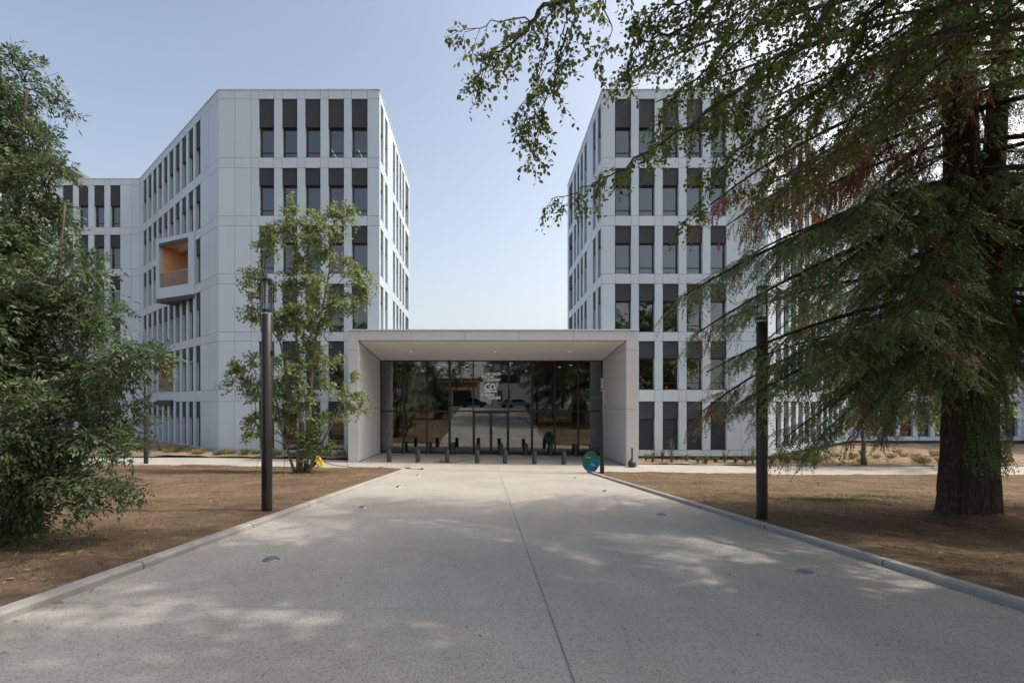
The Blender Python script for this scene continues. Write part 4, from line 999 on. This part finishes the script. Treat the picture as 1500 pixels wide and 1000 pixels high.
for a, b, c, dead, dens, r0 in limbs:
    pts = bez(a, b, c, 9); Lm = (c - a).length; bb.tube(pts, [r0 * (1 - .8 * i / 9) + .004 for i in range(10)], 6)
    nb = int(Lm * 10.5 * dens) + 2; ph = rnd.uniform(0, 6.28); dirn = (c - a).normalized(); sidev = dirn.cross(Vector((0, 0, 1))).normalized()
    for k in range(nb):
        t = .16 + .84 * (k + rnd.random()) / nb; i = min(8, int(t * 9)); p = pts[i].lerp(pts[i + 1], t * 9 - i)
        if math.sin(t * Lm * 4.2 + ph) + rnd.gauss(0, .35) < -.35: continue
        sg_ = 1 if k % 2 else -1; l = (.25 + .75 * rnd.random()) * (1.05 - .6 * t) * min(1.2, Lm * .3) + .12
        d = (sidev * sg_ * rnd.uniform(.5, 1) + dirn * rnd.uniform(.3, .9) + Vector((0, 0, rnd.uniform(-.85, .28)))).normalized(); l *= 1.08
        e = p + d * l + Vector((0, 0, -.30 * l)); m1 = p + d * l * .5 + Vector((0, 0, .02)); bp = bez(p, m1, e, 3); bb.tube(bp, [.007, .005, .004, .002], 3)
        isd = rnd.random() < dead
        ns = max(3, int(l * 17))
        for q in range(ns):
            tt = (q + .7) / ns; f = tt * 3; ii = min(2, int(f)); pp = bp[ii].lerp(bp[ii + 1], f - ii)
            s2 = d.cross(Vector((0, 0, 1))).normalized() * (1 if q % 2 else -1)
            dd = (d * .6 + s2 * rnd.uniform(.3, .9) + Vector((0, 0, rnd.uniform(-.9, .05) - (.8 if isd else 0)))).normalized()
            S1.append(pp); D1.append(dd); L1.append(rnd.uniform(.10, .24) * (1.15 if not isd else 1.1)); DD.append(isd)
bb.build('branch', BARKR, RW, smooth=True)
# epicormic green sprays on the trunk
for _ in range(620):
    z = 1.35 + 3.6 * rnd.random(); t = rnd.gauss(-1.75, .42); r_ = .46 + rnd.random() * .1
    S1.append(Vector((r_ * math.cos(t) - .08, r_ * math.sin(t), z))); D1.append(Vector((math.cos(t) * .35 + rnd.gauss(0, .2), math.sin(t) * .45, -1)).normalized()); L1.append(rnd.uniform(.15, .3)); DD.append(False)
for _ in range(900):
    z = 3.6 + 6 * rnd.random(); t = rnd.uniform(0, 6.28); r_ = .42
    S1.append(Vector((r_ * math.cos(t) - .08, r_ * math.sin(t), z))); D1.append(Vector((math.cos(t), math.sin(t), -.7 + rnd.gauss(0, .4))).normalized()); L1.append(rnd.uniform(.15, .35)); DD.append(rnd.random() < .25)
S1 = np.array(S1); D1 = np.array(D1); L1 = np.array(L1); DD = np.array(DD)
for msk, nm, mt_, lL, lW in ((~DD, 'crown', L_RED, .062, .019), (DD, 'dead_sprays', L_DEAD, .06, .021)):
    n_ = msk.sum(); nr = norm(rng.normal(0, .5, (n_, 3)) + np.array([0, -.15, 1.]))
    p, dd, nn, L_, W_, t_ = compound(S1[msk], D1[msk], nr, L1[msk], 6, lL, lW, .75, .35)
    o = leaf_mesh(nm, p, dd, nn, L_, W_, mt_, RW, 'dia', t_)
    if nm == 'dead_sprays': o['label'] = 'rust brown dead needle sprays hanging from the upper limbs'
print('redwood sprays', len(S1))
nb_ = 9000; a_ = rng.uniform(0, 6.283, nb_); r__ = .35 + np.abs(rng.normal(0, 1.5, nb_)); xx = rb.x + np.cos(a_) * r__; yy = rb.y + np.sin(a_) * r__
zz = np.array([gz(p_, q_) + .05 + .03 * noise.fractal(Vector((p_ * .7, q_ * .7, 0)), .8, 2.2, 4) for p_, q_ in zip(xx, yy)]) + .012 + .12 * np.exp(-((r__ - .35) / .28) ** 2)
dd = rand_dirs(nb_); dd[:, 2] *= .2; tag(leaf_mesh('needle_litter', np.c_[xx, yy, zz], dd, np.tile([0, 0, 1.], (nb_, 1)) + rng.normal(0, .3, (nb_, 3)), rng.uniform(.03, .10, nb_), .011, L_DEAD, None, 'dia'), 'fallen brown needles round the foot of the redwood', 'litter', None, 'stuff')
md = MB(); md.lathe([(1.25, gz(rb.x, rb.y) - rb.z + .0), (.95, gz(rb.x, rb.y) - rb.z + .085), (.7, gz(rb.x, rb.y) - rb.z + .13), (.5, gz(rb.x, rb.y) - rb.z + .2), (.3, .3)], n=40)
md.v = [(v[0] + .06 * noise.noise(Vector(v) * 4), v[1] + .06 * noise.noise(Vector(v) * 4 + Vector((5, 0, 0))), v[2] + .05 * noise.noise(Vector(v) * 5) - .015 * v[0] - .082 * v[1]) for v in md.v]
md.build('root_mound', SOIL, RW, smooth=True)
pk = MB()
for _ in range(40):
    z = rnd.uniform(.85, 1.25); t = math.pi + rnd.uniform(-.5, .35); r_ = .53; c = Vector((r_ * math.cos(t) - .08, r_ * math.sin(t), z)); pk.lathe([(.0, 0), (.014, .006), (.0, .014)], n=5); k0 = len(pk.v) - 15
    pk.v[k0:] = [tuple(Vector(v) + c) for v in pk.v[k0:]]
pk.build('ivy_flowers', SOILH, RW)

# overhanging broadleaf tree: trunk just outside the right edge of the picture
TB = Vector((8.0, 3.2, gz(8.0, 3.2))); BT = empty('broadleaf_tree', TB); tag(BT, 'big broadleaf tree reaching its leafy branches in from the upper right corner', 'tree')
tb = MB(); tp = [TB + Vector(v) for v in ((0, 0, -.1), (.05, .05, 1.5), (-.1, .1, 3.2), (-.15, .2, 5.0), (-.1, .3, 7), (.1, .3, 9.5))]
tb.tube([p - TB for p in tp], [.30, .23, .2, .17, .12, .04], 14); tb.build('trunk', BARK, BT, smooth=True)
LIMB = []
def bl(pts_px, r0, start=None):
    pts = [P(x, y, Y) for x, y, Y in pts_px]
    if start is not None: pts = [start] + pts
    LIMB.append((pts, r0))
top = tp[3]; hi = tp[4]
bl([(1300, -260, 4.6), (1050, -120, 4.9), (900, -25, 5.1), (800, 10, 5.2), (765, 52, 5.3), (725, 78, 5.4), (700, 118, 5.5)], .05, hi)
bl([(835, 15, 5.1), (826, 60, 5.1), (815, 115, 5.1), (795, 170, 5.2), (783, 222, 5.2)], .012, P(850, -20, 5.1))
bl([(800, 60, 5.3), (790, 110, 5.3), (768, 150, 5.3), (752, 175, 5.3)], .01, P(815, 0, 5.25))
bl([(730, 32, 5.4), (690, 45, 5.5), (665, 70, 5.5)], .010, P(790, 22, 5.25))
bl([(895, 40, 4.9), (885, 75, 4.9), (876, 108, 4.9)], .008, P(880, -20, 5.0))
bl([(1330, -80, 5.0), (1180, 60, 5.4), (1080, 130, 5.7), (1010, 185, 5.9), (930, 235, 6.1), (870, 270, 6.2), (806, 292, 6.3)], .045, top)
bl([(1250, -160, 4.8), (1100, -40, 5.2), (1010, 40, 5.4), (940, 60, 5.6), (915, 110, 5.7)], .04, hi)
bl([(1350, -20, 5.4), (1230, 110, 6.0), (1120, 190, 6.4), (1060, 240, 6.6), (1010, 320, 6.7)], .04, top)
bl([(1300, -120, 5.8), (1150, 0, 6.2), (1050, 90, 6.4), (980, 150, 6.6), (960, 210, 6.6)], .035, hi)
bl([(1400, 40, 5.6), (1300, 130, 6.2), (1200, 220, 6.6), (1130, 300, 6.8)], .03, tp[3])
bl([(1380, -60, 6.0), (1280, 40, 6.5), (1200, 120, 6.8), (1150, 200, 7.0)], .03, hi)
bl([(1250, -60, 4.4), (1180, 40, 4.6), (1120, 110, 4.8), (1090, 160, 4.9)], .025, hi)
bl([(1200, -100, 5.0), (1060, -20, 5.3), (980, 10, 5.4), (930, 25, 5.5)], .03, hi)
bl([(1200, -60, 6.4), (1090, 30, 6.6), (1040, 110, 6.8), (1060, 180, 6.8)], .03, hi)
bl([(1180, 190, 6.2), (1130, 240, 6.3), (1110, 290, 6.3)], .012, P(1230, 120, 6.1))
for (px, py, Y) in ((960, 60, 6.2), (1010, 110, 6.9), (985, 190, 7.2), (1040, 170, 7.4), (1060, 60, 7.0), (1100, 220, 7.3), (1090, 280, 7.0), (1140, 140, 7.4), (1180, 260, 7.0), (1210, 60, 7.2), (1240, 180, 7.4), (1020, 260, 7.1), (1160, 20, 6.4), (940, 100, 6.8), (1000, 20, 6.4)):
    e = P(px, py, Y); s0 = rnd.choice((top, hi, hi)); m0 = s0.lerp(e, .5) + Vector((0, 0, .5)); LIMB.append(([s0, m0, s0.lerp(e, .8) + Vector((0, 0, .22)), e], .028))
bl([(832, 60, 5.15), (800, 100, 5.15), (775, 150, 5.2), (755, 190, 5.2)], .01, P(842, 10, 5.1))
bl([(812, 120, 5.15), (790, 165, 5.15), (776, 205, 5.2), (783, 226, 5.2)], .01, P(832, 40, 5.1))
NB = len(LIMB)
# crown above and behind the camera side, outside the picture but shading the path
for i in range(50):
    az = rnd.uniform(0, 2 * math.pi); Lm = rnd.uniform(2.5, 7.0); z0 = rnd.uniform(3.6, 8.5)
    e = TB + Vector((math.cos(az) * Lm, math.sin(az) * Lm, z0 + rnd.uniform(.5, 2.6)))
    if e.y > .5 and (e.z - EYE) / e.y < 1.12 and e.x < e.y * 1.45: continue
    a = TB + Vector((-.1, .2, z0)); LIMB.append(([a, a.lerp(e, .5) + Vector((0, 0, .5)), e], .04))
r2 = random.Random(5)
for i in range(40):  # unseen high limbs added so their shade covers the near path
    ex, ey = r2.uniform(.5, 10.5), r2.uniform(1.5, 7.5); ez = EYE + max(1.0 * ey + 1.0, r2.uniform(3.5, 9.0)); e = Vector((ex, ey, ez)); a = TB + Vector((-.1, .2, r2.uniform(5.0, 8.8)))
    LIMB.append(([a, a.lerp(e, .5) + Vector((0, 0, .7)), e], .04))
bb = MB(); ST = []; DR = []; LN = []; big = []
def catm(pts, n=5):
    out = []
    for i in range(len(pts) - 1):
        p0, p1, p2, p3 = pts[max(0, i - 1)], pts[i], pts[i + 1], pts[min(len(pts) - 1, i + 2)]
        for k in range(n):
            t = k / n; out.append(.5 * ((2 * p1) + (p2 - p0) * t + (2 * p0 - 5 * p1 + 4 * p2 - p3) * t * t + (3 * p1 - p0 - 3 * p2 + p3) * t ** 3))
    return out + [pts[-1]]
for li, (pts, r0) in enumerate(LIMB):
    vis = li < NB; dn = catm(pts); m_ = len(dn); cum = sum((dn[i + 1] - dn[i]).length for i in range(m_ - 1))
    for i in range(1, m_ - 1): dn[i] = dn[i] + Vector((rnd.gauss(0, .02), rnd.gauss(0, .02), rnd.gauss(0, .02)))
    bb.tube([p - TB for p in dn], [max(.003, r0 * (1 - .92 * i / (m_ - 1))) for i in range(m_)], 6)
    k = int(cum * (7.6 if vis else 9))
    for q in range(k):
        t = .12 + .88 * (q + rnd.random()) / k; f = t * (m_ - 1); i = min(m_ - 2, int(f)); p = dn[i].lerp(dn[i + 1], f - i); dirn = (dn[i + 1] - dn[i]).normalized()
        l = rnd.uniform(.15, .62) * (1.15 - .55 * t) * (.7 if r0 < .013 else 1) * (1.6 if not vis else 1)
        d = (dirn * rnd.uniform(.2, .9) + Vector((rnd.gauss(0, .55), rnd.gauss(0, .55), rnd.uniform(-1.0, .25)))).normalized()
        e = p + d * l + Vector((0, 0, -.2 * l)); mid = p + d * l * .5 + Vector((0, 0, .02)); bp = bez(p, mid, e, 3); bb.tube([v - TB for v in bp], [.005, .004, .003, .002], 3)
        for w_ in range(2 if vis else 3):
            fi_ = rnd.uniform(.2, 1) * 3; ii = min(2, int(fi_)); s_ = bp[ii].lerp(bp[ii + 1], fi_ - ii)
            d2 = (d * .7 + Vector((rnd.gauss(0, .5), rnd.gauss(0, .5), rnd.uniform(-.9, .2)))).normalized(); l2 = rnd.uniform(.10, .26) * (1.6 if not vis else 1)
            ST.append(s_ - TB); DR.append(d2); LN.append(l2); bb.tube([s_ - TB, s_ - TB + d2 * l2], [.0025, .0012], 3); big.append(not vis)
        ST.append(bp[1] - TB); DR.append((bp[3] - bp[1]).normalized()); LN.append((bp[3] - bp[1]).length); big.append(not vis)
bb.build('branch', BARK, BT, smooth=True)
ST = np.array(ST); DR = np.array(DR); LN = np.array(LN); big = np.array(big)
pos, d, nr = twig_leaves(ST, DR, LN, 6, droop=.35); bg_ = np.repeat(big, 6)
L_ = np.where(bg_, .10, .056) * rng.uniform(.6, 1.25, len(pos)); W_ = L_ * rng.uniform(.62, .95, len(pos))
leaf_mesh('crown', pos, d, nr, L_, W_, L_BROAD, BT, 'leaf')
print('broad leaves', len(pos))

# ------------------------------------------------------------------ other trees: two young ones by the walkway, unseen ones added for shade and reflections
def simple_tree(name, label, x, y, h, cr, n, leaf, lm_, group=None, th=.3, trunk_h=.32, bark=BARK, tw=4, tl=.5):
    z = gz(x, y); b = Vector((x, y, z - .05)); bl_ = []
    for i in range(n):
        t = trunk_h + (1 - trunk_h) * (i + .5) / n; prof = math.sin(math.pi * min(1, (t - trunk_h) / (1 - trunk_h) * .85 + .12)) ** .6
        az = i * 2.4 + rnd.random(); rr = cr * prof * rnd.uniform(.35, .75)
        bl_.append(((x + math.cos(az) * rr, y + math.sin(az) * rr, z + h * t), (cr * .42, cr * .42, cr * .32), 9))
    st_ = [([b, b + Vector((rnd.gauss(0, .1), rnd.gauss(0, .1), h * .35)), b + Vector((rnd.gauss(0, .2), rnd.gauss(0, .2), h * .65)), b + Vector((0, 0, h * .93))], th, .03)]
    return blob_tree(name, label, 'tree', b, st_, bl_, 7, tw, tl, leaf, bark, group, leafmat=lm_, br=.02)
simple_tree('young_tree', 'young tree with a thin straight trunk beyond the walkway, between the lamp and the redwood', 21.2, 25.8, 7.5, 2.6, 12, (.2, .15), L_MAPLE, th=.13, trunk_h=.3)
simple_tree('young_tree', 'young tree with a thin trunk seen just right of the redwood trunk', 26.2, 25.2, 8, 2.8, 12, (.2, .15), L_MAPLE, th=.13, trunk_h=.3)
GT = 'shade trees standing outside the picture'
for (x, y, h, cr, n) in ((15.5, -1.0, 12, 4.8, 20), (17.5, 9.5, 13, 4.3, 18), (13.0, -6.5, 14, 5.2, 22), (19.5, 5.0, 12, 4.5, 18), (-15, -14, 13, 5, 16), (-6.5, -27, 13, 5, 16), (-24, -24, 14, 6, 16), (14, -27, 14, 5.5, 16), (25, -20, 13, 6, 14), (3, -33, 14, 5, 14), (5.0, -3.5, 9, 3.0, 8)):  # those to the right are added to shade the path and lawn
    if x == 5.0: continue
    simple_tree('shade_tree', 'unseen leafy tree placed for shade on the ground and reflections in the glass', x, y, h, cr, n, (.30, .24), L_BROAD, GT, th=.28, tl=.9, tw=5)

# ------------------------------------------------------------------ planting beds
def shrub(name, label, x, y, h, r, n, lm_, group, leaf=(.07, .03)):
    z = gz(x, y) + .06; b = Vector((x, y, z)); root = empty(name, b); tag(root, label, 'plant', group)
    sm = MB(); ST = []; DR = []; LN = []
    for i in range(n):
        a = rnd.uniform(0, 6.28); rr = r * rnd.random(); e = Vector((math.cos(a) * rr, math.sin(a) * rr, h * rnd.uniform(.5, 1))); s_ = Vector((e.x * .15, e.y * .15, 0))
        sm.tube([s_, s_.lerp(e, .5) + Vector((e.x, e.y, 0)) * .05, e], [.007, .005, .003], 3); ST.append(s_.lerp(e, .2)); DR.append((e - s_).normalized()); LN.append((e - s_).length * .85)
    sm.build('stem', BARKP, root); pos, d, nr = twig_leaves(np.array(ST), np.array(DR), np.array(LN), 11, droop=.05)
    leaf_mesh('foliage', pos, d, nr, leaf[0] * rng.uniform(.6, 1.3, len(pos)), leaf[1], lm_, root, 'leaf'); return root
G1 = 'young green shrubs in the bed before the right building'; L1_ = 'young green shrub planted in the gravelly bed before the right building'
for px, py, h, r in ((946, 677, .5, .2), (956, 678, .85, .35), (970, 677, .75, .2), (984, 677, 1.4, .35), (1006, 678, .45, .4), (1022, 678, .4, .3), (1034, 678, .5, .4), (1048, 678, .4, .25), (1061, 678, .8, .3), (1078, 678, .55, .25), (1092, 679, .5, .3), (1102, 678, 1.1, .3), (1130, 679, .45, .3), (1144, 679, .9, .25), (1153, 679, .5, .35), (1177, 679, .5, .3), (1194, 679, .4, .3)):
    y = YF + 1.3 + rnd.uniform(-.3, 1.0); x = (px - CX) * y / F; shrub('bed_shrub', L1_, x, y, h, r, int(16 + 30 * r), L_SHRUB, G1)
G2 = 'clumps of dry grass in the bed right of the building corner'
for i in range(46):
    x = rnd.uniform(17.5, 30); y = rnd.uniform(25.8, 29 + (x - 17.5) * .35); gr = rnd.random() < .3
    z = gz(x, y) + .08; n_ = 130; a = rng.uniform(0, 6.28, n_); rr = .16 * rng.random(n_)
    pos = np.c_[np.cos(a) * rr, np.sin(a) * rr, np.zeros(n_)]; d = np.c_[np.cos(a) * .5, np.sin(a) * .5, np.ones(n_)] + rng.normal(0, .2, (n_, 3))
    o = leaf_mesh('grass_clump', pos, norm(d), rand_dirs(n_), rng.uniform(.2, .5, n_), .02, L_SHRUB if gr else L_DRY, None, 'dia'); o.location = (x, y, z)
    tag(o, 'green grass clump among the dry ones in the bed by the right building' if gr else 'tawny dry grass clump in the bed by the right building', 'plant', ('green grass clumps in the right bed' if gr else G2))
for i in range(34):
    x = rnd.uniform(-24, -8.2); y = rnd.uniform(25.9, 27.5) + max(0, (-17 - x)) * .5; gr = rnd.random() < .55
    if x > -8.6: continue
    n_ = 120; a = rng.uniform(0, 6.28, n_); rr = .2 * rng.random(n_)
    pos = np.c_[np.cos(a) * rr, np.sin(a) * rr, np.zeros(n_)]; d = np.c_[np.cos(a) * .6, np.sin(a) * .6, np.ones(n_)] + rng.normal(0, .25, (n_, 3))
    o = leaf_mesh('grass_clump', pos, norm(d), rand_dirs(n_), rng.uniform(.15, .4, n_), .03, L_SHRUB if gr else L_DRY, None, 'dia'); o.location = (x, y, gz(x, y) + .1)
    tag(o, 'low green plant clump in the bed below the left building' if gr else 'brownish dry plant clump in the bed below the left building', 'plant', 'green plant clumps in the left bed' if gr else 'dry plant clumps in the left bed')
pts = [(rnd.uniform(9, 32), rnd.uniform(25.6, 30)) for _ in range(1500)] + [(rnd.uniform(-26, -8), rnd.uniform(25.6, 29)) for _ in range(900)]
clods('bed_stones', [(a, b, gz(a, b) + .07) for a, b in pts], .02, .07, BEDSOIL, 'pale stones and bark chips covering the planting beds', 'gravel')

# ------------------------------------------------------------------ the place behind the camera (seen mirrored in the glass)
def block(name, label, x0, x1, y0, y1, z1, m, roofm, wins, cat='building'):
    r = empty(name, ((x0 + x1) / 2, (y0 + y1) / 2, gz(0, -9))); tag(r, label, cat); b = r.location
    w_ = MB(); w_.box(x0 - b.x, x1 - b.x, y0 - b.y, y1 - b.y, -.3, z1); w_.build('wall', m, r)
    rf_ = MB(); rf_.box(x0 - .3 - b.x, x1 + .3 - b.x, y0 - .3 - b.y, y1 + .3 - b.y, z1, z1 + .25); rf_.build('roof', roofm, r)
    for (wx, wz, ww_, wh, mm) in wins:
        q = MB(); q.box(wx - b.x, wx + ww_ - b.x, y1 - b.y, y1 - b.y + .04, wz, wz + wh); q.build('window', mm, r)
    return r
RENDW = mat('render_white', (.62, .6, .56), .8); BLS = mat('blue_shutter', (.06, .14, .2), .6); REDB = mat('red_awning', (.32, .06, .03), .7)
block('white_house', 'white rendered low building across the street behind the camera', -34, -12, -40, -29, 6.5, RENDW, COPING, [(-30, 3, 3, 1.2, FRAMEM), (-22, 3, 3, 1.2, FRAMEM)])
h = block('shuttered_house', 'pale house with blue shutters across the street behind the camera', 1.5, 13, -38, -28, 8.5, RENDW, DRKROOF, [(2.5, 4.5, .7, 1.6, BLS), (4.6, 4.5, .7, 1.6, BLS), (3.2, 4.5, 1.4, 1.6, FRAMEM), (7.5, 4.5, .7, 1.6, BLS), (9.6, 4.5, .7, 1.6, BLS), (8.2, 4.5, 1.4, 1.6, FRAMEM), (2.5, 1, .9, 2.2, BLS), (7.6, 1, 2, 1.6, FRAMEM)])
block('garage', 'low workshop with red and white fascia across the street', -11.5, -1.0, -37, -29, 5.2, RENDW, REDB, [(-10, 0.2, 3, 3, DARK), (-6, .2, 3.5, 3, DARK), (-11, 3.8, 9.6, .9, REDB)])
def mk_car(label, x, y, c, rz=0):
    r = empty('parked_car', (x, y, gz(x, y) + .02), rz); tag(r, label, 'car')
    prof = [(-2.1, .35), (-2.12, .7), (-1.95, .88), (-1.5, .95), (-1.0, 1.42), (.45, 1.45), (1.15, .98), (1.95, .85), (2.12, .65), (2.1, .35)]
    m = MB(); n = len(prof); m.add([(a, -.85, b) for a, b in prof] + [(a, .85, b) for a, b in prof], [tuple(range(n)), tuple(range(2 * n - 1, n - 1, -1))] + [((i + 1) % n, i, n + i, n + (i + 1) % n) for i in range(n)])
    m.build('body', c, r, bevel=.06)
    g_ = MB()
    for s_ in (-1, 1): g_.add([(-1.35, s_ * .855, .97), (-.95, s_ * .855, 1.36), (.4, s_ * .855, 1.38), (.95, s_ * .855, 1.0)], [(0, 1, 2, 3)])
    g_.build('side_window', WGLASS, r)
    for a in (-1.3, 1.3):
        for s_ in (-1, 1):
            w_ = MB(); w_.cyl((a, s_ * .72, .32), (a, s_ * .88, .32), .32, n=18); w_.build('wheel', BLACKR, r)
    return r
mk_car('dark blue car parked on the street behind the camera', -1.8, -12, mat('car_blue', (.02, .04, .07), .25, .3)); mk_car('silver car parked on the street behind the camera', 4.2, -12.3, mat('car_silver', (.4, .4, .42), .3, .6))
